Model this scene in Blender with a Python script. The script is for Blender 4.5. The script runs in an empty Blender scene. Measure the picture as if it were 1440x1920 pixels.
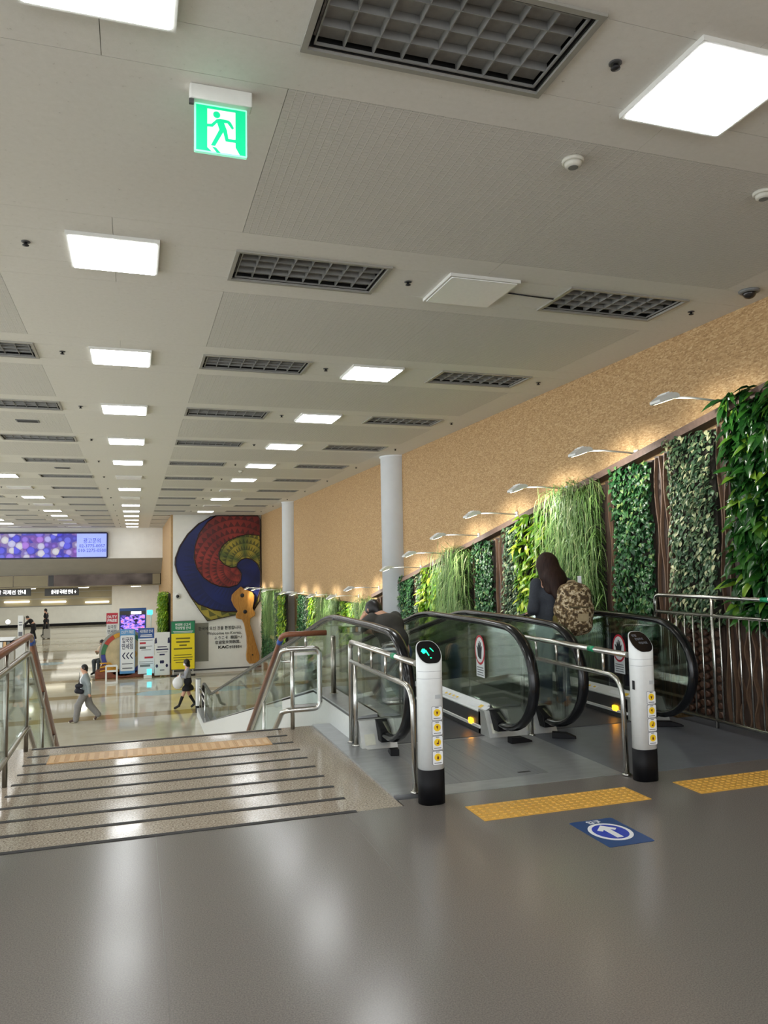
import bpy, bmesh, math, random
import numpy as np
from mathutils import Vector, Matrix, Quaternion
random.seed(7)
S = bpy.context.scene
COL = S.collection
# ------------------------------------------------------------------ camera
YAW, PITCH, ROLL, FPX, EYE = 0.31549, 0.070197, -0.016884, 1431.48, 1.5
_fw = np.array([math.sin(YAW)*math.cos(PITCH), math.cos(YAW)*math.cos(PITCH), math.sin(PITCH)])
_r0 = np.array([math.cos(YAW), -math.sin(YAW), 0.0]); _u0 = np.cross(_r0, _fw)
_r = math.cos(ROLL)*_r0 + math.sin(ROLL)*_u0
_u = -math.sin(ROLL)*_r0 + math.cos(ROLL)*_u0
cam = bpy.data.cameras.new('camera'); camo = bpy.data.objects.new('camera', cam); COL.objects.link(camo)
camo.matrix_world = Matrix(((_r[0], _u[0], -_fw[0], 0), (_r[1], _u[1], -_fw[1], 0), (_r[2], _u[2], -_fw[2], EYE), (0, 0, 0, 1)))
cam.sensor_fit = 'VERTICAL'; cam.sensor_height = 36.0; cam.lens = 36.0*FPX/1920.0
cam.clip_start = 0.05; cam.clip_end = 300
S.camera = camo
# ------------------------------------------------------------------ world, exposure
W = bpy.data.worlds.new('world'); S.world = W; W.use_nodes = True
W.node_tree.nodes['Background'].inputs[0].default_value = (0.92, 0.96, 1.0, 1)
W.node_tree.nodes['Background'].inputs[1].default_value = 1.85
PANEL_LIGHT = 11.0          # emission of the ceiling LED panels
PLANT_LAMP = 15.0           # watts of each plant lamp
S.view_settings.view_transform = 'Standard'; S.view_settings.look = 'None'
S.view_settings.exposure = 0.75; S.view_settings.gamma = 1.0
S.view_settings.use_curve_mapping = False
S.cycles.use_denoising = True
S.cycles.max_bounces = 9; S.cycles.diffuse_bounces = 5; S.cycles.glossy_bounces = 4
S.cycles.transparent_max_bounces = 24; S.cycles.caustics_reflective = False; S.cycles.caustics_refractive = False
S.cycles.sample_clamp_indirect = 6.0

# ------------------------------------------------------------------ pixel -> place (1440x1920 frame)
def ray(px, py): return (px-720)/FPX*_r - (py-960)/FPX*_u + _fw
def onx(px, py, x): d = ray(px, py); t = x/d[0]; return Vector((x, d[1]*t, EYE+d[2]*t))
def ony(px, py, y): d = ray(px, py); t = y/d[1]; return Vector((d[0]*t, y, EYE+d[2]*t))
def onz(px, py, z): d = ray(px, py); t = (z-EYE)/d[2]; return Vector((d[0]*t, d[1]*t, z))

# ------------------------------------------------------------------ materials
def lin(c):
    return tuple(((v/255.0)/12.92 if v/255.0 <= 0.04045 else ((v/255.0+0.055)/1.055)**2.4) for v in c)
class NT:
    def __init__(s, name):
        s.m = bpy.data.materials.new(name); s.m.use_nodes = True; s.t = s.m.node_tree
        s.b = s.t.nodes['Principled BSDF']; s.o = s.t.nodes['Material Output']
    def n(s, typ, **kw):
        nd = s.t.nodes.new(typ)
        for k, v in kw.items():
            if k.startswith('i_'): nd.inputs[k[2:].replace('_', ' ')].default_value = v
            elif k.startswith('n_'): nd.inputs[int(k[2:])].default_value = v
            else: setattr(nd, k, v)
        return nd
    def l(s, a, b): s.t.links.new(a, b)
    def obj(s, scale=(1, 1, 1)):
        tc = s.n('ShaderNodeTexCoord'); mp = s.n('ShaderNodeMapping'); mp.inputs['Scale'].default_value = scale
        s.l(tc.outputs['Object'], mp.inputs[0]); return mp.outputs[0]
    def ramp(s, fac, stops):
        r = s.n('ShaderNodeValToRGB'); e = r.color_ramp.elements
        while len(e) < len(stops): e.new(0.5)
        for k, (p, c) in enumerate(stops): e[k].position = p; e[k].color = (*c, 1)
        s.l(fac, r.inputs[0]); return r.outputs[0]
    def math(s, op, a, b=None):
        nd = s.n('ShaderNodeMath', operation=op)
        for i, v in enumerate((a, b)):
            if v is None: continue
            if isinstance(v, (int, float)): nd.inputs[i].default_value = v
            else: s.l(v, nd.inputs[i])
        return nd.outputs[0]
    def bump(s, h, strength=0.3, dist=0.01):
        b = s.n('ShaderNodeBump'); b.inputs['Strength'].default_value = strength; b.inputs['Distance'].default_value = dist
        s.l(h, b.inputs['Height']); s.l(b.outputs[0], s.b.inputs['Normal'])
_mats = {}
def mat(name, rgb, rough=0.5, metal=0.0, var=0.06, scale=30.0, bump=0.0, spec=0.5, emit=0.0, stretch=(1, 1, 1)):
    if name in _mats: return _mats[name]
    t = NT(name); c = lin(rgb)
    t.b.inputs['Roughness'].default_value = rough; t.b.inputs['Metallic'].default_value = metal
    t.b.inputs['Specular IOR Level'].default_value = spec
    nz = t.n('ShaderNodeTexNoise', i_Scale=scale, i_Detail=4.0); t.l(t.obj(stretch), nz.inputs['Vector'])
    col = t.ramp(nz.outputs['Fac'], [(0.3, tuple(v*(1-var) for v in c)), (0.7, tuple(min(1, v*(1+var)) for v in c))])
    t.l(col, t.b.inputs['Base Color'])
    if bump: t.bump(nz.outputs['Fac'], bump, 0.004)
    if emit:
        t.l(col, t.b.inputs['Emission Color']); t.b.inputs['Emission Strength'].default_value = emit
    _mats[name] = t.m; return t.m

M = {}
M['steel'] = mat('stainless_steel', (196, 194, 188), 0.22, 1.0, 0.05, 60)
M['steel_dark'] = mat('aged_steel', (150, 146, 136), 0.28, 1.0, 0.06, 60)
M['plate'] = mat('steel_plate', (168, 170, 172), 0.32, 0.55, 0.10, 6, stretch=(1, 3, 1))
M['white'] = mat('white_paint', (226, 227, 224), 0.45, 0, 0.02)
M['white_gloss'] = mat('white_gloss', (228, 231, 230), 0.22, 0, 0.02)
M['fixture'] = mat('fixture_white', (222, 222, 216), 0.5, 0, 0.02)
M['unlit'] = mat('unlit_diffuser', (250, 251, 251), 0.25, 0, 0.02)
M['black'] = mat('black_rubber', (10, 10, 14), 0.55, 0, 0.1, spec=0.25)
M['black_gloss'] = mat('black_gloss', (10, 10, 14), 0.16, 0, 0.05)
M['handrail'] = mat('handrail_rubber', (16, 17, 20), 0.2, 0, 0.05)
M['wood_rail'] = mat('brown_handrail', (128, 78, 52), 0.35, 0, 0.15, 12, stretch=(8, 1, 8))
M['yellow'] = mat('tactile_yellow', (214, 166, 76), 0.45, 0, 0.08, 40)
M['ochre'] = mat('tactile_ochre', (196, 152, 98), 0.4, 0, 0.06, 40)
M['ochre_light'] = mat('tactile_ochre_light', (216, 178, 128), 0.4, 0, 0.06, 40)
M['column'] = mat('column_white', (238, 242, 246), 0.4, 0, 0.02, 5)
M['plaster'] = mat('wall_plaster', (232, 231, 224), 0.55, 0, 0.03, 3)
M['plaster_grey'] = mat('soffit_grey', (168, 166, 158), 0.6, 0, 0.04, 2)
M['beige_fascia'] = mat('beige_fascia', (150, 140, 112), 0.5, 0, 0.05, 2)
M['bronze'] = mat('dark_mirror', (58, 50, 44), 0.08, 0.9, 0.5, 1.2)
M['grey_panel'] = mat('grey_panel', (128, 126, 114), 0.5, 0, 0.04)
M['brown_wood'] = mat('dark_brown_wood', (70, 55, 47), 0.6, 0, 0.25, 10, 0.3, stretch=(6, 6, 0.6))
M['brown_top'] = mat('brown_top_board', (98, 78, 67), 0.6, 0, 0.2, 30, 0.3)
M['wave_wood'] = mat('wavy_batten_wood', (112, 88, 70), 0.55, 0, 0.2, 10, stretch=(6, 6, 0.6))
M['knob'] = mat('brown_knob', (96, 68, 54), 0.4, 0, 0.15)
M['strip'] = mat('black_grip_strip', (44, 42, 42), 0.7, 0, 0.15, 80)
M['louvre'] = mat('louvre_aluminium', (150, 150, 147), 0.4, 0.3, 0.05)
M['trofframe'] = mat('troffer_frame', (166, 164, 156), 0.45, 0.3, 0.04)
M['cavity'] = mat('troffer_cavity', (158, 158, 155), 0.5, 0.0, 0.1)
M['gap'] = mat('shadow_gap_black', (18, 18, 18), 0.6, 0, 0.05)
M['detector'] = mat('detector_plastic', (205, 203, 190), 0.45, 0, 0.03)
M['dark_grey'] = mat('dark_grey', (72, 72, 72), 0.5, 0, 0.05)
M['mid_grey'] = mat('mid_grey', (120, 122, 122), 0.5, 0, 0.05)
M['sticker'] = mat('sticker_white', (232, 234, 236), 0.35, 0, 0.02)
M['ink'] = mat('ink_black', (20, 20, 24), 0.5, 0, 0.05)
M['ink_grey'] = mat('ink_grey', (110, 112, 118), 0.5, 0, 0.05)
M['sign_yellow'] = mat('sign_yellow', (240, 200, 30), 0.4, 0, 0.03)
M['sign_red'] = mat('sign_red', (190, 36, 56), 0.4, 0, 0.03)
M['sign_blue'] = mat('sign_blue', (52, 88, 150), 0.4, 0, 0.03)
M['sky_blue'] = mat('sky_blue', (88, 150, 206), 0.4, 0, 0.03)
M['navy'] = mat('navy', (28, 28, 72), 0.45, 0, 0.03)
M['green_sign'] = mat('sign_green', (34, 128, 86), 0.4, 0, 0.03)
M['banner_yellow'] = mat('banner_yellow', (236, 214, 28), 0.4, 0, 0.03)
M['tape_green'] = mat('tape_green', (20, 140, 96), 0.35, 0, 0.04)
M['tape_blue'] = mat('tape_blue', (44, 86, 170), 0.5, 0, 0.04)
M['mat_blue'] = mat('mat_blue', (26, 66, 120), 0.4, 0, 0.06, 60)
M['mat_cobalt'] = mat('mat_cobalt', (36, 62, 178), 0.4, 0, 0.04, 60)
M['amber'] = mat('amber_lamp', (255, 176, 20), 0.3, 0, 0.02, emit=5.0)
M['led_green'] = mat('led_green', (20, 255, 150), 0.4, 0, 0.02, emit=1.6)
M['cyan_sign'] = mat('cyan_lit_sign', (70, 220, 235), 0.4, 0, 0.02, emit=1.2)
M['lit_white'] = mat('lit_letters', (250, 250, 250), 0.4, 0, 0.01, emit=1.6)
M['lit_strip'] = mat('lit_strip', (255, 248, 225), 0.4, 0, 0.01, emit=2.0)
M['downlight'] = mat('downlight', (255, 252, 236), 0.4, 0, 0.01, emit=22.0)
M['exit_green'] = mat('exit_green', (0, 190, 128), 0.4, 0, 0.01, emit=0.5)
M['exit_white'] = mat('exit_white', (236, 238, 238), 0.4, 0, 0.01, emit=0.3)
M['exit_edge'] = mat('exit_edge', (150, 236, 200), 0.4, 0, 0.01, emit=0.4)
M['lamp_lens'] = mat('lamp_lens', (255, 246, 220), 0.3, 0, 0.01, emit=14.0)
M['added_fill_panel'] = mat('added_fill_panel', (255, 252, 240), 0.4, 0, 0.01, emit=1.2)
M['groove_plate'] = mat('grooved_steel', (138, 140, 142), 0.4, 0.4, 0.12, 90, 0.3, stretch=(1, 0.02, 1))
M['bright_steel'] = mat('bright_steel', (206, 207, 204), 0.32, 0.45, 0.05, 20)
M['lamp_metal'] = mat('lamp_silver', (218, 219, 216), 0.4, 0.1, 0.04)

def m_panel():
    t = NT('led_panel_diffuser'); t.b.inputs['Base Color'].default_value = (0.9, 0.9, 0.9, 1)
    nz = t.n('ShaderNodeTexNoise', i_Scale=1.0); t.l(t.obj(), nz.inputs['Vector'])
    t.l(t.ramp(nz.outputs['Fac'], [(0, (0.95, 0.985, 1.0)), (1, (0.955, 0.99, 1.0))]), t.b.inputs['Emission Color'])
    t.b.inputs['Emission Strength'].default_value = PANEL_LIGHT; return t.m
M['panel'] = m_panel()

def m_floor():
    t = NT('grey_vinyl_floor'); v = t.obj()
    n1 = t.n('ShaderNodeTexNoise', i_Scale=170.0, i_Detail=3.0); t.l(v, n1.inputs['Vector'])
    n2 = t.n('ShaderNodeTexNoise', i_Scale=1.6, i_Detail=1.0); t.l(v, n2.inputs['Vector'])
    vo = t.n('ShaderNodeTexVoronoi', i_Scale=120.0); t.l(v, vo.inputs['Vector'])
    base = t.ramp(n1.outputs['Fac'], [(0.35, lin((103, 98, 94))), (0.65, lin((122, 116, 111)))])
    spk = t.ramp(vo.outputs['Distance'], [(0.0, (1, 1, 1)), (0.16, (0, 0, 0))])
    mx = t.n('ShaderNodeMix', data_type='RGBA', blend_type='MIX'); t.l(t.math('MULTIPLY', spk, 0.28), mx.inputs['Factor'])
    t.l(base, mx.inputs[6]); mx.inputs[7].default_value = (*lin((168, 164, 158)), 1)
    t.l(mx.outputs[2], t.b.inputs['Base Color'])
    t.l(t.ramp(n1.outputs['Fac'], [(0.2, (0.17,)*3), (0.8, (0.25,)*3)]), t.b.inputs['Roughness'])
    t.bump(n1.outputs['Fac'], 0.012, 0.002); return t.m
M['floor'] = m_floor()
def m_granite():
    t = NT('speckled_granite'); v = t.obj()
    n1 = t.n('ShaderNodeTexNoise', i_Scale=85.0, i_Detail=5.0, i_Roughness=0.75); t.l(v, n1.inputs['Vector'])
    t.l(t.ramp(n1.outputs['Fac'], [(0.32, lin((84, 73, 63))), (0.46, lin((150, 136, 120))), (0.58, lin((182, 170, 154))), (0.72, lin((216, 206, 192)))]), t.b.inputs['Base Color'])
    n2 = t.n('ShaderNodeTexNoise', i_Scale=3.0); t.l(v, n2.inputs['Vector'])
    t.l(t.ramp(n2.outputs['Fac'], [(0.3, (0.10,)*3), (0.7, (0.2,)*3)]), t.b.inputs['Roughness']); return t.m
M['granite'] = m_granite()
def m_lower():
    t = NT('polished_stone_floor'); v = t.obj()
    sx = t.n('ShaderNodeSeparateXYZ'); t.l(v, sx.inputs[0])
    n1 = t.n('ShaderNodeTexNoise', i_Scale=2.0, i_Detail=4.0); t.l(v, n1.inputs['Vector'])
    ph = t.math('FRACT', t.math('DIVIDE', t.math('ADD', sx.outputs['Y'], 1.0), 4.2))
    band = t.math('LESS_THAN', ph, 0.17)
    mx = t.n('ShaderNodeMix', data_type='RGBA'); t.l(band, mx.inputs['Factor'])
    t.l(t.ramp(n1.outputs['Fac'], [(0.3, lin((196, 190, 170))), (0.7, lin((208, 203, 186)))]), mx.inputs[6])
    mx.inputs[7].default_value = (*lin((164, 145, 108)), 1)
    t.l(mx.outputs[2], t.b.inputs['Base Color']); t.b.inputs['Roughness'].default_value = 0.07
    return t.m
M['lower'] = m_lower()
def m_ceiling(emb):
    t = NT('embossed_ceiling_tile' if emb else 'plain_ceiling_tile'); v = t.obj()
    n1 = t.n('ShaderNodeTexNoise', i_Scale=150.0, i_Detail=2.0); t.l(v, n1.inputs['Vector'])
    n2 = t.n('ShaderNodeTexNoise', i_Scale=26.0, i_Detail=6.0, i_Roughness=0.75); t.l(v, n2.inputs['Vector'])
    base = t.ramp(n2.outputs['Fac'], [(0.27, lin((168, 165, 155))), (0.36, lin((222, 220, 212))), (0.7, lin((228, 226, 219)))])
    t.b.inputs['Roughness'].default_value = 0.8
    if emb:
        br = t.n('ShaderNodeTexBrick', offset=0.0, i_Scale=1.0); t.l(v, br.inputs['Vector'])
        br.inputs['Brick Width'].default_value = 0.045; br.inputs['Row Height'].default_value = 0.032
        br.inputs['Mortar Size'].default_value = 0.0045; br.inputs['Mortar Smooth'].default_value = 0.4
        mx = t.n('ShaderNodeMix', data_type='RGBA', blend_type='MULTIPLY'); mx.inputs['Factor'].default_value = 1.0
        t.l(base, mx.inputs[6]); t.l(t.ramp(br.outputs['Fac'], [(0, (0.87,)*3), (1, (1, 1, 1))]), mx.inputs[7])
        t.l(mx.outputs[2], t.b.inputs['Base Color']); t.bump(br.outputs['Fac'], 0.9, 0.006)
    else:
        t.l(base, t.b.inputs['Base Color']); t.bump(n1.outputs['Fac'], 0.15, 0.002)
    return t.m
M['ceil'] = m_ceiling(False); M['ceil_emb'] = m_ceiling(True)
def m_cork():
    t = NT('cork_chip_board'); v = t.obj((1, 1, 1))
    mp = t.n('ShaderNodeMapping'); mp.inputs['Rotation'].default_value = (0.6, 0, 0); mp.inputs['Scale'].default_value = (1, 0.6, 1.7); t.l(v, mp.inputs[0])
    vo = t.n('ShaderNodeTexVoronoi', i_Scale=58.0, i_Randomness=1.0); t.l(mp.outputs[0], vo.inputs['Vector'])
    n1 = t.n('ShaderNodeTexNoise', i_Scale=60.0, i_Detail=4.0); t.l(v, n1.inputs['Vector'])
    f = t.math('ADD', t.math('MULTIPLY', vo.outputs['Color'], 0.6), t.math('MULTIPLY', n1.outputs['Fac'], 0.5))
    t.l(t.ramp(f, [(0.15, lin((126, 94, 56))), (0.42, lin((168, 134, 90))), (0.62, lin((184, 150, 104))), (0.9, lin((208, 180, 136)))]), t.b.inputs['Base Color'])
    t.b.inputs['Roughness'].default_value = 0.75; t.bump(f, 0.25, 0.004); return t.m
M['cork'] = m_cork()
def m_glass(name, tint, mn, mxv):
    t = NT(name); t.t.nodes.remove(t.b)
    tr = t.n('ShaderNodeBsdfTransparent'); tr.inputs[0].default_value = (*tint, 1)
    gl = t.n('ShaderNodeBsdfGlossy'); gl.inputs['Roughness'].default_value = 0.02; gl.inputs['Color'].default_value = (0.95, 0.98, 0.96, 1)
    lw = t.n('ShaderNodeLayerWeight'); lw.inputs['Blend'].default_value = 0.35
    nz = t.n('ShaderNodeTexNoise', i_Scale=0.8); t.l(t.obj(), nz.inputs['Vector'])
    f = t.math('ADD', t.math('MULTIPLY', lw.outputs['Fresnel'], mxv), t.math('MULTIPLY', nz.outputs['Fac'], mn))
    ms = t.n('ShaderNodeMixShader'); t.l(f, ms.inputs[0]); t.l(tr.outputs[0], ms.inputs[1]); t.l(gl.outputs[0], ms.inputs[2])
    t.l(ms.outputs[0], t.o.inputs[0]); return t.m
M['glass'] = m_glass('walkway_glass', (0.80, 0.835, 0.805), 0.10, 0.5)
M['glass_clear'] = m_glass('railing_glass', (0.88, 0.93, 0.92), 0.06, 0.4)
def m_leaf(name, stops, rough=0.35, transl=0.25):
    t = NT(name); oi = t.n('ShaderNodeObjectInfo'); ge = t.n('ShaderNodeNewGeometry')
    f = t.math('FRACT', t.math('ADD', oi.outputs['Random'], ge.outputs['Random Per Island']))
    c = t.ramp(f, [(p, lin(k)) for p, k in stops]); t.l(c, t.b.inputs['Base Color']); t.b.inputs['Roughness'].default_value = rough
    tl = t.n('ShaderNodeBsdfTranslucent'); t.l(c, tl.inputs[0])
    ms = t.n('ShaderNodeMixShader'); ms.inputs[0].default_value = transl
    t.l(t.b.outputs[0], ms.inputs[1]); t.l(tl.outputs[0], ms.inputs[2]); t.l(ms.outputs[0], t.o.inputs[0]); return t.m
M['leaf_dark'] = m_leaf('glossy_dark_leaf', [(0, (20, 54, 24)), (0.5, (34, 82, 32)), (0.88, (56, 110, 38)), (1, (128, 164, 50))], 0.25)
M['leaf_ivy'] = m_leaf('ivy_leaf', [(0, (26, 64, 36)), (0.5, (42, 92, 48)), (0.9, (74, 124, 66)), (1, (140, 160, 90))], 0.35)
M['leaf_varieg'] = m_leaf('variegated_leaf', [(0, (48, 80, 56)), (0.5, (82, 114, 80)), (0.78, (128, 150, 110)), (1, (206, 206, 160))], 0.35)
M['leaf_lime'] = m_leaf('lime_leaf', [(0, (56, 112, 30)), (0.4, (110, 158, 36)), (0.75, (160, 194, 48)), (1, (206, 216, 78))], 0.35)
M['leaf_grass'] = m_leaf('grass_blade', [(0, (74, 114, 54)), (0.45, (114, 152, 78)), (0.8, (150, 180, 106)), (1, (196, 206, 146))], 0.4)
M['leaf_red'] = m_leaf('reddish_leaf', [(0, (96, 40, 52)), (1, (150, 70, 80))], 0.4)
M['soil'] = mat('planter_felt', (38, 34, 26), 0.9, 0, 0.3, 40)

# ------------------------------------------------------------------ mesh builder
def roundpath(pts, r, n=6):
    pts = [Vector(p) for p in pts]; out = [pts[0]]
    for i in range(1, len(pts)-1):
        a, b, c = pts[i-1], pts[i], pts[i+1]
        d1 = (a-b); d2 = (c-b); rr = min(r, d1.length*0.49, d2.length*0.49)
        p0 = b+d1.normalized()*rr; p2 = b+d2.normalized()*rr
        for k in range(n+1):
            t = k/n; out.append(p0*(1-t)**2 + b*2*t*(1-t) + p2*t*t)
    out.append(pts[-1]); return out
class MB:
    def __init__(s): s.v = []; s.f = []; s.sm = []
    def box(s, x0, x1, y0, y1, z0, z1):
        b = len(s.v)
        s.v += [(x0, y0, z0), (x1, y0, z0), (x1, y1, z0), (x0, y1, z0), (x0, y0, z1), (x1, y0, z1), (x1, y1, z1), (x0, y1, z1)]
        s.f += [tuple(b+i for i in q) for q in ((0, 3, 2, 1), (4, 5, 6, 7), (0, 1, 5, 4), (1, 2, 6, 5), (2, 3, 7, 6), (3, 0, 4, 7))]; s.sm += [0]*6; return s
    def quad(s, *p):
        b = len(s.v); s.v += [tuple(q) for q in p]; s.f.append(tuple(range(b, b+len(p)))); s.sm.append(0); return s
    def prism(s, poly, ax, a, b_):                        # polygon in the other two axes, extruded along ax
        n = len(poly); b = len(s.v)
        for t in (a, b_):
            for (p, q) in poly:
                s.v.append({'x': (t, p, q), 'y': (p, t, q), 'z': (p, q, t)}[ax])
        s.f.append(tuple(range(b, b+n))[::-1]); s.f.append(tuple(range(b+n, b+2*n)))
        for i in range(n): j = (i+1) % n; s.f.append((b+i, b+j, b+n+j, b+n+i))
        s.sm += [0]*(n+2); return s
    def tube(s, path, r, n=10, ry=None, cap=True, up=None):
        path = [Vector(p) for p in path]; b = len(s.v); N = len(path); u = None
        rr = r if isinstance(r, (list, tuple)) else [r]*N
        for i, p in enumerate(path):
            t = (path[min(i+1, N-1)]-path[max(i-1, 0)])
            if t.length < 1e-9: t = Vector((0, 0, 1))
            t.normalize()
            if u is None:
                u = Vector(up) if up else (Vector((0, 0, 1)) if abs(t.z) < 0.9 else Vector((1, 0, 0)))
            u = (u-t*u.dot(t))
            if u.length < 1e-6: u = t.orthogonal()
            u.normalize(); w = t.cross(u)
            for k in range(n):
                a = 2*math.pi*k/n; s.v.append(tuple(p+u*math.cos(a)*(ry if ry else rr[i])+w*math.sin(a)*rr[i]))
        for i in range(N-1):
            for k in range(n):
                j = (k+1) % n; s.f.append((b+i*n+k, b+i*n+j, b+(i+1)*n+j, b+(i+1)*n+k)); s.sm.append(1)
        if cap:
            s.f.append(tuple(b+k for k in range(n))[::-1]); s.f.append(tuple(b+(N-1)*n+k for k in range(n))); s.sm += [0, 0]
        return s
    def lathe(s, prof, c=(0, 0, 0), n=20, ax='z'):        # prof: (r, h)
        b = len(s.v); N = len(prof)
        for (r, h) in prof:
            for k in range(n):
                a = 2*math.pi*k/n; p = (r*math.cos(a), r*math.sin(a), h)
                if ax == 'x': p = (h, p[0], p[1])
                if ax == 'y': p = (p[0], -h, p[1])
                s.v.append((c[0]+p[0], c[1]+p[1], c[2]+p[2]))
        for i in range(N-1):
            for k in range(n):
                j = (k+1) % n; s.f.append((b+i*n+k, b+i*n+j, b+(i+1)*n+j, b+(i+1)*n+k)); s.sm.append(1)
        s.f.append(tuple(b+k for k in range(n))[::-1]); s.f.append(tuple(b+(N-1)*n+k for k in range(n))); s.sm += [0, 0]; return s
    def mesh(s, name):
        me = bpy.data.meshes.new(name); me.from_pydata(s.v, [], s.f)
        me.polygons.foreach_set('use_smooth', [bool(x) for x in s.sm]); me.update(); return me
    def build(s, name, m, parent=None, bevel=0.0):
        return put(name, s.mesh(name), m, parent, bevel)
def put(name, me, m, parent=None, bevel=0.0):
    if m is not None and not me.materials: me.materials.append(M[m] if isinstance(m, str) else m)
    o = bpy.data.objects.new(name, me); COL.objects.link(o); o.parent = parent
    if bevel:
        bv = o.modifiers.new('bevel', 'BEVEL'); bv.width = bevel; bv.segments = 2; bv.limit_method = 'ANGLE'
    return o
def box(name, m, dims, parent=None, bevel=0.0): return MB().box(*dims).build(name, m, parent, bevel)
def empty(name, loc=(0, 0, 0), rz=0.0):
    o = bpy.data.objects.new(name, None); COL.objects.link(o); o.location = loc; o.rotation_euler = (0, 0, rz); o.empty_display_size = 0.1; return o
def tag(o, label, cat, group=None, kind=None):
    o['label'] = label; o['category'] = cat
    if group: o['group'] = group
    if kind: o['kind'] = kind
    return o
def struct(o, label, cat): return tag(o, label, cat, kind='structure')
def copy_tree(o, parent=None, loc=None, rz=None):
    c = o.copy(); COL.objects.link(c); c.parent = parent
    if loc is not None: c.location = loc
    if rz is not None: c.rotation_euler = (0, 0, rz)
    for ch in list(o.children): copy_tree(ch, c)
    return c
def rrect(cx, cy, w, h, r, n=5):
    out = []
    for (sx, sy, a0) in ((1, 1, 0), (-1, 1, 90), (-1, -1, 180), (1, -1, 270)):
        for k in range(n+1):
            a = math.radians(a0+90*k/n); out.append((cx+sx*(w/2-r)+r*math.cos(a), cy+sy*(h/2-r)+r*math.sin(a)))
    return out
def circ(cx, cy, r, n=24, ry=None): return [(cx+r*math.cos(2*math.pi*k/n), cy+(ry or r)*math.sin(2*math.pi*k/n)) for k in range(n)]
def text(name, body, size, m, parent, origin, right=(1, 0, 0), up=(0, 0, 1), align='CENTER', bold=0.0, fit=None, depth=0.001):
    cu = bpy.data.curves.new(name, 'FONT'); cu.body = body; cu.size = size; cu.align_x = align; cu.align_y = 'CENTER'
    cu.extrude = depth; cu.offset = bold*size; cu.resolution_u = 2
    tmp = bpy.data.objects.new('tmp_text', cu); COL.objects.link(tmp)
    dg = bpy.context.evaluated_depsgraph_get(); me = bpy.data.meshes.new_from_object(tmp.evaluated_get(dg))
    bpy.data.objects.remove(tmp); bpy.data.curves.remove(cu); me.name = name
    R_, U_ = Vector(right), Vector(up); N_ = R_.cross(U_)
    if fit and len(me.vertices):
        xs = [v.co.x for v in me.vertices]; w = max(xs)-min(xs); k = fit/w
        for v in me.vertices: v.co.x *= k
    mw = Matrix(((R_.x, U_.x, N_.x, origin[0]), (R_.y, U_.y, N_.y, origin[1]), (R_.z, U_.z, N_.z, origin[2]), (0, 0, 0, 1)))
    me.transform(mw); me.materials.clear(); return put(name, me, m, parent)
# ================================================================== STRUCTURE
ZC = 3.77; ZL = -2.86; XW = 5.2; YF = 33.2; YB = 43.5
XV = -1.08                                                # slab edge on the left of the stair head
STAIR_Y = 7.22
# upper floor
fl = MB().box(-9, XW, -7, 2.4, -0.30, 0.0).box(XV, XW, 2.4, 4.62, -0.30, 0.0).box(3.3, XW, 4.62, 4.70, -0.3, 0.0).box(1.61, 3.3, 4.62, 4.74, -0.3, 0.0).build('floor', 'floor')
for sx_ in (0.12, 1.22): box('floor_seam', mat('floor_seam', (96, 91, 88), 0.5), (sx_-0.001, sx_+0.001, 2.6, 4.61, 0.0, 0.0002), fl)
struct(fl, 'polished grey speckled vinyl floor of the upper level', 'floor')
gr = MB().box(XV, 1.60, 4.621, STAIR_Y, -0.30, 0.0).build('floor_granite', 'granite')
struct(gr, 'beige granite landing with dark grip strips at the stair head', 'floor')
for k in range(10):
    y = 4.59+0.035+k*0.283
    a, b = -0.82, 1.30
    if k == 8:                                            # interrupted by the tactile strip
        box('grip_strip', 'strip', (-0.82, -0.66, y-0.02, y+0.02, 0.0, 0.003), gr); box('grip_strip', 'strip', (1.12, 1.30, y-0.02, y+0.02, 0.0, 0.003), gr); continue
    box('grip_strip', 'strip', (a, b, y-0.02, y+0.02, 0.0, 0.003), gr)
low = MB().box(-16, XW, 1.0, 70, ZL-0.2, ZL).build('floor_lower', 'lower')
struct(low, 'polished pale stone floor of the lower hall with tan bands', 'floor')
for k, (p0, p1) in enumerate((((255, 1302), (345, 1296)), ((70, 1246), (120, 1243)))):
    a = onz(*p0, ZL); b = onz(*p1, ZL)
    d = MB().prism(circ((a.x+b.x)/2, (a.y+b.y)/2, (b.x-a.x)/2, 20, 0.55), 'z', ZL, ZL+0.004).build('floor_decal', mat('decal_blue', (150, 186, 196), 0.15))
    tag(d, ['pale blue oval sticker on the lower floor behind the masked woman', 'pale blue sticker on the lower floor far beyond the walking man'][k], 'floor sticker')

# stairs
st = empty('stairs', (0, STAIR_Y, 0)); tag(st, 'granite staircase going down from the landing to the lower hall', 'stairs')
for k in range(17):
    box('step', 'granite', (XV, 1.60, k*0.29, (k+1)*0.29+0.005, ZL+0.001 if k > 14 else -0.168*(k+1)-0.5, -0.168*(k+1)), st)

# right wall (chip board), columns
wr = MB().box(XW, XW+0.25, -7, YF+0.2, ZL, ZC+0.3).build('wall_right', 'cork'); struct(wr, 'tall tan cork chip wall along the walkways', 'wall')
for (y, lab) in ((15.0, 'round white column standing between the two runs of plants'), (26.3, 'round white column nearer the giant fan')):
    c = MB().lathe([(0.31, ZL+0.001), (0.31, ZC-0.03), (0.33, ZC-0.03), (0.33, ZC-0.001)], (XW-0.04, y, 0), 32).build('column', 'column'); tag(c, lab, 'column')
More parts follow.
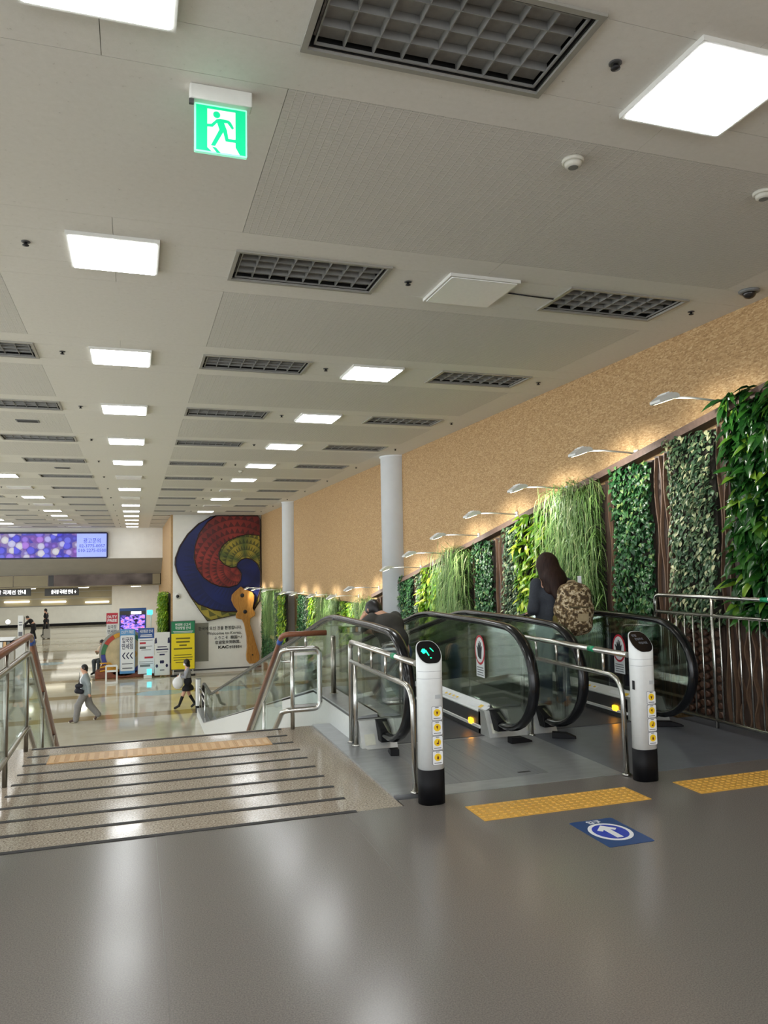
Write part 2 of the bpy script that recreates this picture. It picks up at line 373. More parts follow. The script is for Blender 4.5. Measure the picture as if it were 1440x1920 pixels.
# fan wall and its cork return
wf = MB().box(1.5, XW, YF, YF+0.25, ZL, ZC+0.3).build('wall_back', 'plaster'); struct(wf, 'white wall carrying the giant fan', 'wall')
box('panel', 'grey_panel', (ony(363, 1165, YF).x, ony(391, 1165, YF).x, YF-0.01, YF, ony(380, 1240, YF).z, ony(380, 1168, YF).z), wf)
box('baseboard', 'dark_grey', (1.52, XW-0.02, YF-0.02, YF, ZL+0.11, ZL+0.17), wf)
wc = MB().box(1.42, 1.5, YF, 50.2, ZL, ZC+0.3).build('wall_return', 'cork'); struct(wc, 'tan cork side wall left of the giant fan', 'wall')
# far bulkhead, soffit, back rooms
bk = MB().box(-16, 1.42, YB, YB+0.2, 2.14, ZC+0.3).build('wall_bulkhead', 'plaster'); struct(bk, 'white bulkhead above the far hall with LED screen', 'wall')
sf = MB().quad((-16, YB+0.02, 2.14), (1.42, YB+0.02, 2.14), (1.42, 46, 1.29), (-16, 46, 1.29)).build('ceiling_soffit', 'plaster_grey'); struct(sf, 'sloping grey soffit under the bulkhead', 'soffit')
mb = MB(); mr = MB().box(-16, 1.42, 46.0, 46.1, 0.66, 1.29).build('wall_mirror_band', 'bronze'); struct(mr, 'dark mirrored band below the grey soffit', 'wall')
xs = [-7.4, -6.3, -4.55, -4.25, -2.2, -0.5, 0.95, 1.4]
cols = ['beige_fascia', 'beige_fascia', 'dark_grey', 'bronze', 'bronze', 'bronze', 'beige_fascia']
for i in range(7): box('mirror_pane', cols[i], (xs[i], xs[i+1]-0.03, 45.985, 46.0, 0.68, 1.27), mr)
lc = MB().box(-16, 1.42, 46.0, 50.2, 0.60, 0.66).build('ceiling_low', 'beige_fascia'); struct(lc, 'low beige ceiling of the far passage', 'ceiling')
ff = MB().box(-16, -1.35, 50.0, 50.15, -0.55, 0.66).build('wall_fascia', 'beige_fascia'); struct(ff, 'beige fascia over the far passage', 'wall')
for z in (-0.15, 0.25): box('fascia_joint', 'plaster_grey', (-16, -1.36, 49.985, 50.0, z, z+0.03), ff)
lc2 = MB().box(-16, 2, 50.15, 67, -0.62, -0.55).build('ceiling_passage', 'plaster_grey'); struct(lc2, 'grey ceiling of the far passage', 'ceiling')
wb = MB().box(-16, 2, 66.5, 66.8, ZL, 1.0).build('wall_far', 'plaster'); struct(wb, 'white wall at the end of the far passage', 'wall')
bb = MB().box(-16, 2, 66.45, 66.5, ZL, ZL+0.2).build('baseboard_far', 'black'); struct(bb, 'black skirting of the far wall', 'baseboard')
wk = MB().box(-1.35, 1.42, 50.0, 50.2, ZL, 0.66).build('wall_kiosk', 'plaster'); struct(wk, 'white wall behind the information banners', 'wall')
for px in (28, 98, 180):
    a = ony(px-20, 1129, 49.9); o = box('strip_light', 'lit_strip', (a.x, a.x+1.35, 49.86, 49.98, a.z-0.05, a.z+0.03)); tag(o, 'slim white strip light under the beige fascia', 'light', 'strip lights on the fascia')
for px in (57, 157, 255):
    a = ony(px, 1097, 47.6)
    t = empty('downlight', (a.x, 47.6, 0.598)); tag(t, 'bright round downlight in the low beige ceiling', 'light', 'downlights of the far passage')
    MB().lathe([(0.34, 0), (0.34, -0.05), (0.28, -0.06)], (0, 0, 0), 20).build('rim', 'white', t); MB().lathe([(0.27, -0.055), (0.27, -0.07)], (0, 0, 0), 20).build('diffuser', 'downlight', t)
for yy in (53.0, 57.0, 61.0, 64.5):  # glowing panels added out of sight to brighten the far passage
    for xx in (-3.5, -7.5, -11.5):
        o = box('added_fill_light', 'added_fill_panel', (xx-1.5, xx+1.5, yy-0.5, yy+0.5, -0.66, -0.621)); tag(o, 'added unseen white panel light that brightens the far passage', 'ceiling light', 'added fill lights of the passage')
wl = MB().box(-16.3, -16, 46, 70, ZL, ZC+0.3).build('wall_left', 'plaster'); struct(wl, 'plain white wall on the far left of the hall', 'wall')
# slab edge seen under the landing
# ------------------------------------------------------------------ ceiling
ROW = [2.86+2.79*k for k in range(-3, 15)]                # fixture rows
ROWK = list(range(-3, 15))                                # k=0 is the row overhead of the frame top
LX = [-0.155, 2.63, -2.94, -5.72, -8.5]; TX = [1.265, 4.0, -1.57, -4.35, -7.1]
CX0, CX1 = -16.0, XW
cl = MB().box(CX0, CX1, -7, 46, ZC+0.22, ZC+0.32).build('ceiling', 'plaster_grey'); struct(cl, 'white ceiling of fixture strips and embossed tiles', 'ceiling')
G = 0.0015
def cpan(x0, x1, y0, y1, m):
    if x1-x0 > 0.02 and y1-y0 > 0.02: box('ceiling_panel', m, (x0+G, x1-G, y0+G, y1-G, ZC, ZC+0.015), cl)
HX, HY = 0.565, 0.265                                     # troffer half opening
xcuts = sorted(TX)
for i, y in enumerate(ROW):
    if y > YB+0.3: break
    xmax = CX1 if y < YF else 1.42
    near = y < 14
    sx = CX0                                              # fixture strip, with holes at the troffers
    bnd = 0.58
    y0, y1 = y-bnd, min(y+bnd, YB)
    for tx in xcuts:
        if tx-HX > xmax: continue
        cpan(sx, tx-HX, y-HY, y+HY, 'ceil'); sx = tx+HX
    cpan(sx, xmax, y-HY, y+HY, 'ceil')
    edges = [CX0]+[e for e in (-5.72, -2.94, -0.155, 2.63) if e < xmax]+[xmax]
    for a, b in zip(edges[:-1], edges[1:]):
        cpan(a, b, y0, y-HY, 'ceil'); cpan(a, b, y+HY, y1, 'ceil')
    ya, yb = y+bnd, (ROW[i+1] if i+1 < len(ROW) else 50)-bnd
    if ya > YB: break
    yb = min(yb, YB)
    if xmax > 2: 
        if yb > YF: yb2 = YF
        else: yb2 = yb
        cpan(0.68, 2.63, ya, yb2, 'ceil_emb'); cpan(2.63, 4.72, ya, yb2, 'ceil_emb'); cpan(4.72, XW, ya, yb2, 'ceil')
    else: cpan(0.68, 1.42, ya, yb, 'ceil_emb')
    cpan(-0.99, 0.68, ya, yb, 'ceil')
    cpan(-2.94, -0.99, ya, yb, 'ceil_emb'); cpan(-5.72, -2.94, ya, yb, 'ceil_emb'); cpan(CX0, -5.72, ya, yb, 'ceil')
cpan(CX0, CX1, -7, ROW[0]-0.58, 'ceil')

# ------------------------------------------------------------------ ceiling lights
def make_light(lit):
    t = empty('ceiling_light')
    fr = MB(); a, b = 0.305, 0.285
    for (x0, x1, y0, y1) in ((-a, a, -a, -b), (-a, a, b, a), (-a, -b, -b, b), (b, a, -b, b)): fr.box(x0, x1, y0, y1, -0.026, 0)
    fr.build('frame', 'fixture', t)
    MB().prism(rrect(0, 0, 0.569, 0.569, 0.012, 3), 'z', -0.031, -0.003).build('diffuser', 'panel' if lit else 'unlit', t)
    return t
protos = {}
def add_light(x, y, lit):
    z = ZC-0.0005
    if lit not in protos:
        t = make_light(lit); t.location = (x, y, z); protos[lit] = t
        tag(t, 'glowing square white LED panel on the ceiling' if lit else 'unlit square panel light on the ceiling', 'ceiling light', 'lit ceiling panels' if lit else 'unlit ceiling panels')
    else: t = copy_tree(protos[lit], None, (x, y, z))
    if not lit and x == 2.63 and y < 7: t['label'] = 'unlit square panel light with a dark cable to a louvred troffer'; del t['group']
OFF = {(-0.155, 6), (-0.155, 8), (2.63, 1), (2.63, 7), (2.63, 9)}
for k, y in zip(ROWK, ROW):
    for x in LX:
        if y > YB-0.5 or (x > 1.4 and y > YF-0.5): continue
        if x == -2.94: lit = k in (6, 8, 10, 11) or k < 3
        elif x == -5.72: lit = k in (12, 13, 4, 6, 8) or k < 2
        elif x == -8.5: lit = k % 2 == 0
        else: lit = (x, k) not in OFF
        if x < -5 and k < -2: continue
        add_light(x, y, lit)

# ------------------------------------------------------------------ louvred troffers
def make_troffer(split):
    t = empty('louvre_troffer')
    a, b = 0.59, 0.29
    fr = MB()
    for (x0, x1, y0, y1) in ((-a, a, -b, -b+0.028), (-a, a, b-0.028, b), (-a, -a+0.028, -b+0.028, b-0.028), (a-0.028, a, -b+0.028, b-0.028)): fr.box(x0, x1, y0, y1, -0.014, -0.0005)
    fr.build('frame', 'trofframe', t)
    gp = MB(); hx, hy = HX-0.004, HY-0.004
    for (x0, x1, y0, y1) in ((-hx, hx, -hy, -hy+0.006), (-hx, hx, hy-0.006, hy), (-hx, -hx+0.006, -hy, hy), (hx-0.006, hx, -hy, hy)): gp.box(x0, x1, y0, y1, 0.002, 0.13)
    gp.box(-hx, hx, -hy, hy, 0.13, 0.14); gp.build('housing', 'gap', t)
    ix, iy = hx-0.022, hy-0.018
    rim = MB()
    for (x0, x1, y0, y1) in ((-ix, ix, -iy, -iy+0.008), (-ix, ix, iy-0.008, iy), (-ix, -ix+0.008, -iy, iy), (ix-0.008, ix, -iy, iy)): rim.box(x0, x1, y0, y1, 0.0, 0.012)
    rim.build('louvre_rim', 'louvre', t)
    box('reflector', 'cavity', (-ix, ix, -iy, iy, 0.043, 0.048), t)
    def blade(horizontal, c, mb):
        w0, w1, h = 0.0022, 0.004, 0.042
        prof = [(c-w0, 0.004), (c+w0, 0.004), (c+w0+0.001, 0.02), (c+w1, h), (c-w1, h), (c-w0-0.001, 0.02)]
        if horizontal: mb.prism(prof, 'x', -ix, ix)
        else: mb.prism(prof, 'y', -iy, iy)
        return mb
    blades = [(True, -iy+2*iy*(i+1)/4) for i in range(3)]+[(False, -ix+2*ix*(i+1)/8) for i in range(7)]
    if split:
        for h, c in blades: blade(h, c, MB()).build('louvre_blade', 'louvre', t)
    else:
        mb = MB()
        for h, c in blades: blade(h, c, mb)
        mb.build('louvre', 'louvre', t)
    return t
tp = {}
for k, y in zip(ROWK, ROW):
    for x in TX:
        if y > YB-0.5 or (x > 1.3 and y > YF-0.5) or (x < -6 and k < 3) or k < -1: continue
        if x == 1.265 and y > YF-0.5: continue
        sp = k <= 3
        if sp not in tp:
            tp[sp] = make_troffer(sp); tp[sp].location = (x, y, ZC)
            tag(tp[sp], 'dark rectangular louvred troffer recessed in the ceiling, switched off', 'ceiling fixture', 'louvred troffers'); t = tp[sp]
        else: t = copy_tree(tp[sp], None, (x, y, ZC))
        lab = {(1.265, 0): 'large louvred troffer in the ceiling right above the exit sign', (1.265, 1): 'louvred troffer between a glowing square panel and the unlit one with a cable', (4.0, 1): 'louvred troffer joined by a dark cable to the unlit panel'}.get((x, k))
        if lab: t['label'] = lab
# sprinklers
spk = None
for k, y in zip(ROWK, ROW):
    for x in (2.07, -0.73, 4.82, -3.4):
        if y > YB-0.6 or (x > 1.4 and y > YF-0.6) or k < 0: continue
        if spk is None:
            spk = empty('sprinkler', (x, y-0.03, ZC)); tag(spk, 'tiny dark sprinkler head poking from the ceiling', 'sprinkler', 'ceiling sprinklers')
            MB().lathe([(0.030, -0.0005), (0.030, -0.004), (0.02, -0.006)], (0, 0, 0), 14).build('escutcheon', 'dark_grey', spk)
            MB().lathe([(0.010, -0.004), (0.010, -0.022), (0.022, -0.024), (0.022, -0.028), (0.004, -0.032)], (0, 0, 0), 12).build('head', 'ink', spk)
        else: copy_tree(spk, None, (x, y-0.03, ZC))
# smoke detectors, speaker grilles, dome camera
sm = None
for x, y in ((2.34, 3.62), (3.69, 3.62), (2.34, 17.9)):
    if sm is None:
        sm = empty('smoke_detector', (x, y, ZC)); tag(sm, 'round cream smoke detector on the embossed ceiling tiles', 'smoke detector', 'smoke detectors')
        MB().lathe([(0.062, -0.0005), (0.062, -0.014), (0.055, -0.02)], (0, 0, 0), 24).build('base', 'detector', sm)
        MB().lathe([(0.050, -0.018), (0.044, -0.038), (0.03, -0.045)], (0, 0, 0), 24).build('body', 'detector', sm)
        MB().lathe([(0.028, -0.044), (0.028, -0.047)], (0, 0, 0), 20).build('sensor_cap', 'mid_grey', sm)
    else: copy_tree(sm, None, (x, y, ZC))
dc = empty('dome_camera', (4.93, 5.04, ZC)); tag(dc, 'smoked dome security camera on the ceiling near the cork wall', 'security camera')
MB().lathe([(0.085, -0.0005), (0.085, -0.012), (0.066, -0.022)], (0, 0, 0), 28).build('collar', 'mid_grey', dc)
MB().lathe([(0.055, -0.02)]+[(0.055*math.cos(a), -0.02-0.05*math.sin(a)) for a in [i*0.26 for i in range(1, 6)]]+[(0.004, -0.071)], (0, 0, 0), 24).build('dome', mat('smoked_dome', (44, 40, 38), 0.12, 0, 0.1), dc)
for (px, py) in ((52, 789), (117, 877)):
    p = onz(px, py, ZC); g = empty('ceiling_vent', (p.x, p.y, ZC)); tag(g, 'small slotted grey vent in the ceiling', 'vent', 'small ceiling vents')
    box('frame', 'mid_grey', (-0.16, 0.16, -0.10, 0.10, -0.008, -0.0005), g)
    for j in range(5): box('slat', 'dark_grey', (-0.14, 0.14, -0.08+j*0.036, -0.065+j*0.036, -0.013, -0.008), g)
cd = MB().tube([(2.95, 5.62, ZC-0.006), (3.2, 5.635, ZC-0.008), (3.42, 5.65, ZC-0.006)], 0.006, 8).build('cable', 'ink'); tag(cd, 'dark cable running from the unlit panel to a troffer', 'cable')

# ------------------------------------------------------------------ exit sign
ex = empty('exit_sign', (0.375, 3.55, ZC)); tag(ex, 'lit green running man exit sign hanging from the ceiling', 'exit sign')
MB().box(-0.145, 0.145, -0.035, 0.035, -0.075, -0.0005).build('housing', 'fixture', ex, 0.006)
box('clip', 'dark_grey', (-0.148, -0.126, -0.03, -0.012, -0.098, -0.076), ex)
pn = MB().prism(rrect(0.0, -0.198, 0.246, 0.236, 0.006, 3), 'y', -0.009, 0.009).build('panel', 'exit_edge', ex)
SX, SZ = 0.115, 0.11
MB().prism([(-SX, -0.198-SZ), (SX, -0.198-SZ), (SX, -0.198+SZ), (-SX, -0.198+SZ)], 'y', -0.0105, -0.009).build('green_face', 'exit_green', pn)
def e2(x, y): return (-0.123+(x-222)/(676-222)*0.246, -0.318+(1-(y-232-(x-222)*0.165)/(455))*0.236)   # zoom coords -> panel
ICON = {'door': [(332, 290), (574, 328), (574, 660), (612, 735), (370, 695), (332, 655)],
        'body': [(412, 392), (445, 388), (515, 405), (535, 425), (560, 478), (545, 490), (505, 430), (475, 428), (500, 500), (512, 580), (580, 588), (606, 622), (488, 602), (468, 515), (398, 645), (362, 638), (435, 490), (415, 425), (378, 464), (328, 460), (328, 436), (366, 436)],
        'shadow': [(372, 652), (405, 660), (445, 712), (412, 708)]}
MB().prism([e2(*p) for p in ICON['door']], 'y', -0.0115, -0.0105).build('doorway', 'exit_white', pn)
for nm in ('body', 'shadow'): MB().prism([e2(*p) for p in ICON[nm]], 'y', -0.0125, -0.0115).build('running_figure', 'exit_green', pn)
hx, hz = e2(412, 350); MB().prism(circ(hx, hz, 0.0165), 'y', -0.0125, -0.0115).build('figure_head', 'exit_green', pn)

# ------------------------------------------------------------------ LED screen
ls = empty('led_screen', (0, YB, 0)); tag(ls, 'wide LED screen showing purple balls and a phone number', 'screen')
x1 = ony(203, 997, YB-0.1).x; zt = ony(100, 998, YB-0.1).z; zb = ony(100, 1048, YB-0.1).z; x0 = -10.5
MB().prism(rrect((x0+x1)/2, (zt+zb)/2, x1-x0, zt-zb, 0.12, 5), 'y', -0.18, -0.001).build('bezel', 'navy', ls)
def m_screen():
    t = NT('screen_balls'); v = t.obj((1, 0.01, 1))
    vo = t.n('ShaderNodeTexVoronoi', i_Scale=2.9, i_Randomness=0.55); t.l(v, vo.inputs['Vector'])
    ve = t.n('ShaderNodeTexVoronoi', feature='DISTANCE_TO_EDGE', i_Scale=2.9, i_Randomness=0.55); t.l(v, ve.inputs['Vector'])
    c = t.ramp(t.n('ShaderNodeSeparateColor').outputs[0], [(0, (0, 0, 0)), (1, (1, 1, 1))])
    sp = t.n('ShaderNodeSeparateColor'); t.l(vo.outputs['Color'], sp.inputs[0])
    c = t.ramp(sp.outputs[0], [(0.0, lin((78, 70, 236))), (0.35, lin((120, 124, 246))), (0.55, lin((196, 130, 232))), (0.75, lin((206, 206, 252))), (1.0, lin((236, 236, 226)))])
    d = t.ramp(ve.outputs['Distance'], [(0.0, (1, 1, 1)), (0.1, (1, 1, 1))])
    d = t.ramp(vo.outputs['Distance'], [(0.0, (1, 1, 1)), (0.46, (0.78, 0.76, 0.95)), (0.56, (0.34, 0.24, 0.5))])
    mx = t.n('ShaderNodeMix', data_type='RGBA', blend_type='MULTIPLY'); mx.inputs['Factor'].default_value = 1.0
    t.l(c, mx.inputs[6]); t.l(d, mx.inputs[7])
    t.b.inputs['Base Color'].default_value = (0.02, 0.02, 0.02, 1); t.l(mx.outputs[2], t.b.inputs['Emission Color']); t.b.inputs['Emission Strength'].default_value = 0.5
    t.b.inputs['Roughness'].default_value = 0.3; return t.m
xm = ony(144, 1020, YB-0.2).x
box('picture_area', m_screen(), (x0+0.08, xm, -0.19, -0.181, zb+0.08, zt-0.08), ls)
xq = ony(66, 1020, YB-0.2).x; xq0 = ony(17, 1020, YB-0.2).x
box('text_area', mat('screen_lilac', (150, 166, 248), 0.3, 0, 0.12, 0.4, emit=0.42), (xm, x1-0.08, -0.19, -0.181, zb+0.08, zt-0.08), ls)
xc = (xm+x1)/2-0.02; zc = (zt+zb)/2
M['screen_ink'] = mat('screen_ink', (62, 74, 176), 0.4, 0, 0.02, emit=0.2)
text('lettering', '광고문의', 0.30, 'screen_ink', ls, (xc, -0.2, zc+0.22), fit=0.86)
text('lettering', '02-3775-0057', 0.24, 'screen_ink', ls, (xc, -0.2, zc-0.04), fit=1.28)
text('lettering', '010-2275-0500', 0.24, 'screen_ink', ls, (xc, -0.2, zc-0.28), fit=1.38)

# hanging direction signs
for (pa, pb, lab, words) in (((0, 1105), (58, 1117), 'dark hanging sign with white letters and an icon, ending in small print', '입국장 국제선 안내'), ((84, 1104), (148, 1116), 'dark hanging sign with white letters and a right arrow', '출국장 국제선 안내 →')):
    a = ony(pa[0], pa[1], 46.8); b = ony(pb[0], pb[1], 46.8)
    if pa[0] == 0: a.x = b.x-2.6
    s_ = empty('hanging_sign', ((a.x+b.x)/2, 46.8, b.z)); tag(s_, lab, 'sign')
    w = (b.x-a.x)/2; h = a.z-b.z
    MB().box(-w, w, -0.06, 0.06, 0, h).build('sign_box', 'dark_grey', s_, 0.01)
    for sx in (-0.7, 0.7): MB().tube([(sx*w, 0, h), (sx*w, 0, 0.595-b.z)], 0.02, 8).build('hanger', 'steel', s_)
    text('lettering', words, 0.26, 'lit_white', s_, (0.1, -0.065, h*0.5), fit=w*1.45, bold=0.012)
# ================================================================== GIANT FAN
YA = YF-0.10
fan = empty('giant_fan', (0, YA, 0)); tag(fan, 'giant hand fan sculpture with red, blue and yellow swirls on the white wall', 'wall sculpture')
def zf(x, y): p = ony(280+x/5.143, 940+y/5.143, YA); return (p.x, p.z)
def clampx(pts): return [(min(x, XW-0.06), min(z, ZC-0.03)) for x, z in pts]
def smooth(pts, n=4):
    out = []; N = len(pts)
    for i in range(N):
        p0, p1, p2, p3 = (pts[(i+j-1) % N] for j in range(4))
        for k in range(n):
            t = k/n; out.append(tuple(0.5*((2*p1[a])+(-p0[a]+p2[a])*t+(2*p0[a]-5*p1[a]+4*p2[a]-p3[a])*t*t+(-p0[a]+3*p1[a]-3*p2[a]+p3[a])*t**3) for a in (0, 1)))
    return out
def m_fan(name, c0, c1, c2, cx, cz, rings, teeth):
    t = NT(name); v = t.obj(); s = t.n('ShaderNodeSeparateXYZ'); t.l(v, s.inputs[0])
    dx = t.math('SUBTRACT', s.outputs['X'], cx); dz = t.math('SUBTRACT', s.outputs['Z'], cz)
    r = t.math('SQRT', t.math('ADD', t.math('MULTIPLY', dx, dx), t.math('MULTIPLY', dz, dz)))
    a = t.math('ARCTAN2', dz, dx)
    rr = t.math('FRACT', t.math('MULTIPLY', r, rings)); aa = t.math('FRACT', t.math('MULTIPLY', a, teeth))
    tri = t.math('MULTIPLY', t.math('ABSOLUTE', t.math('SUBTRACT', aa, 0.5)), 1.5)
    tooth = t.math('GREATER_THAN', tri, rr)
    nz = t.n('ShaderNodeTexNoise', i_Scale=1.1, i_Detail=2.0); t.l(v, nz.inputs['Vector'])
    base = t.ramp(t.math('FRACT', t.math('MULTIPLY', a, 0.9)), [(0.0, lin(c0)), (0.5, lin(c1)), (1.0, lin(c0))])
    mx = t.n('ShaderNodeMix', data_type='RGBA'); t.l(t.math('MULTIPLY', tooth, 0.75), mx.inputs['Factor']); t.l(base, mx.inputs[6]); mx.inputs[7].default_value = (*lin(c2), 1)
    t.l(mx.outputs[2], t.b.inputs['Base Color']); t.b.inputs['Roughness'].default_value = 0.5; return t.m
fcx, fcz = zf(850, 640)
MR = m_fan('fan_red', (104, 26, 26), (142, 48, 42), (58, 18, 20), fcx, fcz, 3.4, 7.0)
MY = m_fan('fan_yellow', (166, 148, 54), (74, 92, 42), (44, 56, 28), fcx+0.35, fcz+0.2, 3.6, 6.0)
MBl = m_fan('fan_blue', (12, 30, 98), (8, 22, 76), (8, 20, 70), fcx, fcz, 1.2, 9.0)
outline = [(620, 128), (1050, 128), (1136, 172), (1136, 860), (1075, 960), (1010, 1058), (830, 1100), (560, 1158), (480, 1050), (400, 932), (300, 765), (262, 690), (243, 610), (246, 545), (288, 432), (366, 312), (470, 212)]
MB().prism(clampx([zf(*p) for p in outline]), 'y', 0.0, 0.095).build('backing', mat('fan_border', (48, 26, 20), 0.5), fan)
blue = [(640, 135), (560, 200), (480, 310), (440, 430), (430, 550), (460, 650), (520, 735), (600, 790), (680, 820), (770, 828), (850, 803), (882, 755), (888, 700), (865, 660), (838, 632), (848, 598), (885, 562), (930, 549), (985, 558), (1040, 602), (1073, 680), (1080, 760), (1066, 860), (1030, 960), (1000, 1030), (900, 1062), (740, 1066), (600, 1040), (470, 990), (400, 922), (306, 762), (270, 690), (250, 610), (253, 548), (294, 436), (372, 318), (476, 220), (590, 150)]
red = [(640, 135), (760, 132), (1046, 134), (1128, 178), (1128, 356), (1060, 330), (950, 318), (850, 340), (760, 380), (700, 430), (668, 500), (675, 560), (720, 610), (790, 640), (838, 632), (865, 660), (888, 700), (882, 755), (850, 803), (770, 828), (680, 820), (600, 790), (520, 735), (460, 650), (430, 550), (440, 430), (480, 310), (560, 200)]
yel = [(1128, 360), (1060, 330), (950, 318), (850, 340), (760, 380), (700, 430), (668, 500), (675, 560), (720, 610), (790, 640), (838, 632), (848, 598), (885, 562), (930, 549), (985, 558), (1040, 602), (1073, 680), (1080, 760), (1066, 860), (1030, 960), (1005, 1040), (1060, 960), (1128, 855)]
yel2 = [(408, 932), (470, 990), (600, 1040), (740, 1066), (870, 1066), (830, 1092), (563, 1148), (486, 1046)]
for nm, pts, m, d in (('blue_swirl', blue, MBl, 0.03), ('red_swirl', red, MR, 0.035), ('yellow_swirl', yel, MY, 0.025), ('yellow_swirl', yel2, MY, 0.025)):
    P = clampx([zf(*p) for p in pts])
    MB().prism(P, 'y', -d, 0.0).build(nm, m, fan)
    if nm != 'yellow_swirl' or pts is yel: MB().tube([(x, -d-0.004, z) for x, z in P+P[:1]], 0.022, 6).build('border_line', mat('fan_border', (48, 26, 20), 0.5), fan)
def m_wood():
    t = NT('varnished_wood'); v = t.obj((2.2, 1, 0.35)); n = t.n('ShaderNodeTexNoise', i_Scale=9.0, i_Detail=4.0, i_Distortion=1.5); t.l(v, n.inputs['Vector'])
    t.l(t.ramp(n.outputs['Fac'], [(0.3, lin((156, 104, 44))), (0.7, lin((190, 136, 64)))]), t.b.inputs['Base Color']); t.b.inputs['Roughness'].default_value = 0.35; return t.m
M['wood'] = m_wood()
hand = [(878, 820), (920, 850), (985, 872), (1006, 905), (1004, 960), (990, 1030), (1016, 1075), (1012, 1100), (968, 1128), (966, 1180), (1000, 1290), (1032, 1400), (1056, 1480), (1056, 1520), (1030, 1555), (960, 1562), (934, 1532), (929, 1480), (936, 1400), (932, 1300), (910, 1180), (888, 1138), (832, 1125), (830, 1085), (850, 1060), (812, 1010), (786, 950), (792, 900), (822, 868)]
h = MB().prism([zf(*p) for p in hand], 'y', -0.20, -0.055).build('handle', 'wood', fan, 0.02)
for (x, y, r) in ((890, 905, 0.085), (917, 1062, 0.085), (988, 1475, 0.03)):
    cx, cz = zf(x, y); MB().lathe([(r, 0.19), (r, 0.215), (r*0.6, 0.235)], (cx, 0, cz), 18, 'y').build('bolt', 'ink', h)
# welcome lettering on the fan wall
def wpt(px, py): p = ony(px, py, YF-0.012); return (p.x, YF-0.012, p.z)
wt = empty('wall_lettering', wpt(425, 1200)); tag(wt, 'black welcome lettering in four languages on the white wall beside the fan handle', 'lettering')
L0 = Vector(wpt(425, 1200))
for (px0, px1, py, s, size, b) in ((372, 453, 1178, '한국에 오신 것을 환영합니다.', 0.165, 0.012), (388, 453, 1187, 'Welcome to Korea.', 0.185, 0.0), (402, 453, 1195.5, 'ようこそ  韓国へ!', 0.155, 0.008), (405, 453, 1204, '欢迎您来到韩国。', 0.155, 0.008), (409, 428.5, 1213.5, 'KAC', 0.17, 0.035), (430, 453, 1213, '한국공항공사', 0.125, 0.02)):
    a = Vector(wpt(px0, py)); b2 = Vector(wpt(px1, py)); c = (a+b2)/2-L0
    text('lettering', s, size, 'ink', wt, (c.x, c.y, c.z), bold=b, fit=(b2-a).x, depth=0.004)
wcam = empty('wall_camera', wpt(333, 1118)); tag(wcam, 'small round security camera on the white wall left of the fan', 'security camera')
MB().lathe([(0.12, 0.0), (0.12, 0.06), (0.09, 0.08)], (0, 0.01, 0), 16, 'y').build('base', 'fixture', wcam); MB().lathe([(0.07, 0.07), (0.06, 0.13), (0.02, 0.15)], (0, 0.01, 0), 16, 'y').build('lens_dome', 'ink', wcam)

# ================================================================== PLANT WALL
def ztop(y): return max(0.62, 2.80-0.186*(y-5.67))
def zwalk(y): return 0.0 if y < 7.9 else max(ZL, -0.2126*(y-7.9))
XP = XW-0.05                                              # face of the cladding
cd = empty('wall_cladding', (XW, 10, 0)); tag(cd, 'dark brown timber boards cladding the wall behind the planted panels', 'cladding')
y = 3.2; pw = 0.15
while y < 16.5:
    if not (14.65 < y+pw/2 < 15.35):
        zb_ = 0.0 if y < 7.0 else zwalk(y)-0.1
        dep = 0.045+0.006*random.random()
        box('plank', 'brown_wood', (-dep, -0.001, y-10+0.004, y-10+pw-0.004, zb_+0.002, ztop(y+pw)-0.03), cd)
    y += pw
for ya, yb in ((3.2, 14.66), (15.36, 16.5)):
    MB().prism([(ya-10, ztop(ya)), (yb-10, ztop(yb)), (yb-10, ztop(yb)+0.075), (ya-10, ztop(ya)+0.075)], 'x', -0.15, -0.001).build('top_board', 'brown_top', cd)
def wavy(y, z0, z1, ph, amp=0.022):
    mb = MB(); n = 26
    pts = [(y+amp*math.sin(ph+i*0.62), z0+(z1-z0)*i/n) for i in range(n+1)]
    poly = [(a-0.006, b) for a, b in pts]+[(a+0.006, b) for a, b in pts[::-1]]
    mb.prism([(a-10, b) for a, b in poly], 'x', -0.085, -0.045); return mb
for (ya, yb, n) in ((5.60, 5.74, 2), (6.35, 6.64, 4), (7.34, 7.46, 2), (10.03, 10.39, 3), (11.05, 11.16, 2), (13.65, 13.9, 3), (15.75, 16.3, 3)):
    for i in range(n):
        yy = ya+(yb-ya)*(i+0.5)/n; zb_ = max(zwalk(yy)-0.05, 0.02 if yy < 8 else -9)
        wavy(yy, zb_, ztop(yy)-0.06, 0.0 if i % 2 else math.pi).build('wavy_batten', 'wave_wood', cd)
for i in range(4): wavy(5.30+i*0.085, 0.02, 1.0, 0.0 if i % 2 else math.pi).build('wavy_batten', 'wave_wood', cd)
kn = MB().lathe([(0.030, 0.0), (0.030, 0.03), (0.024, 0.042)], (0, 0, 0), 12, 'x').mesh('knob')
kn.transform(Matrix.Scale(-1, 4, Vector((1, 0, 0)))); kn.flip_normals()
for y0, nc in ((4.78, 3), (5.05, 3), (5.82, 3), (6.05, 3), (6.75, 2), (7.0, 2)):
    for c in range(nc):
        for r in range(11):
            o = put('knob', kn, 'knob', cd); o.location = (-0.046, y0+c*0.085-10, 0.08+r*0.082+(0.04 if c % 2 else 0))

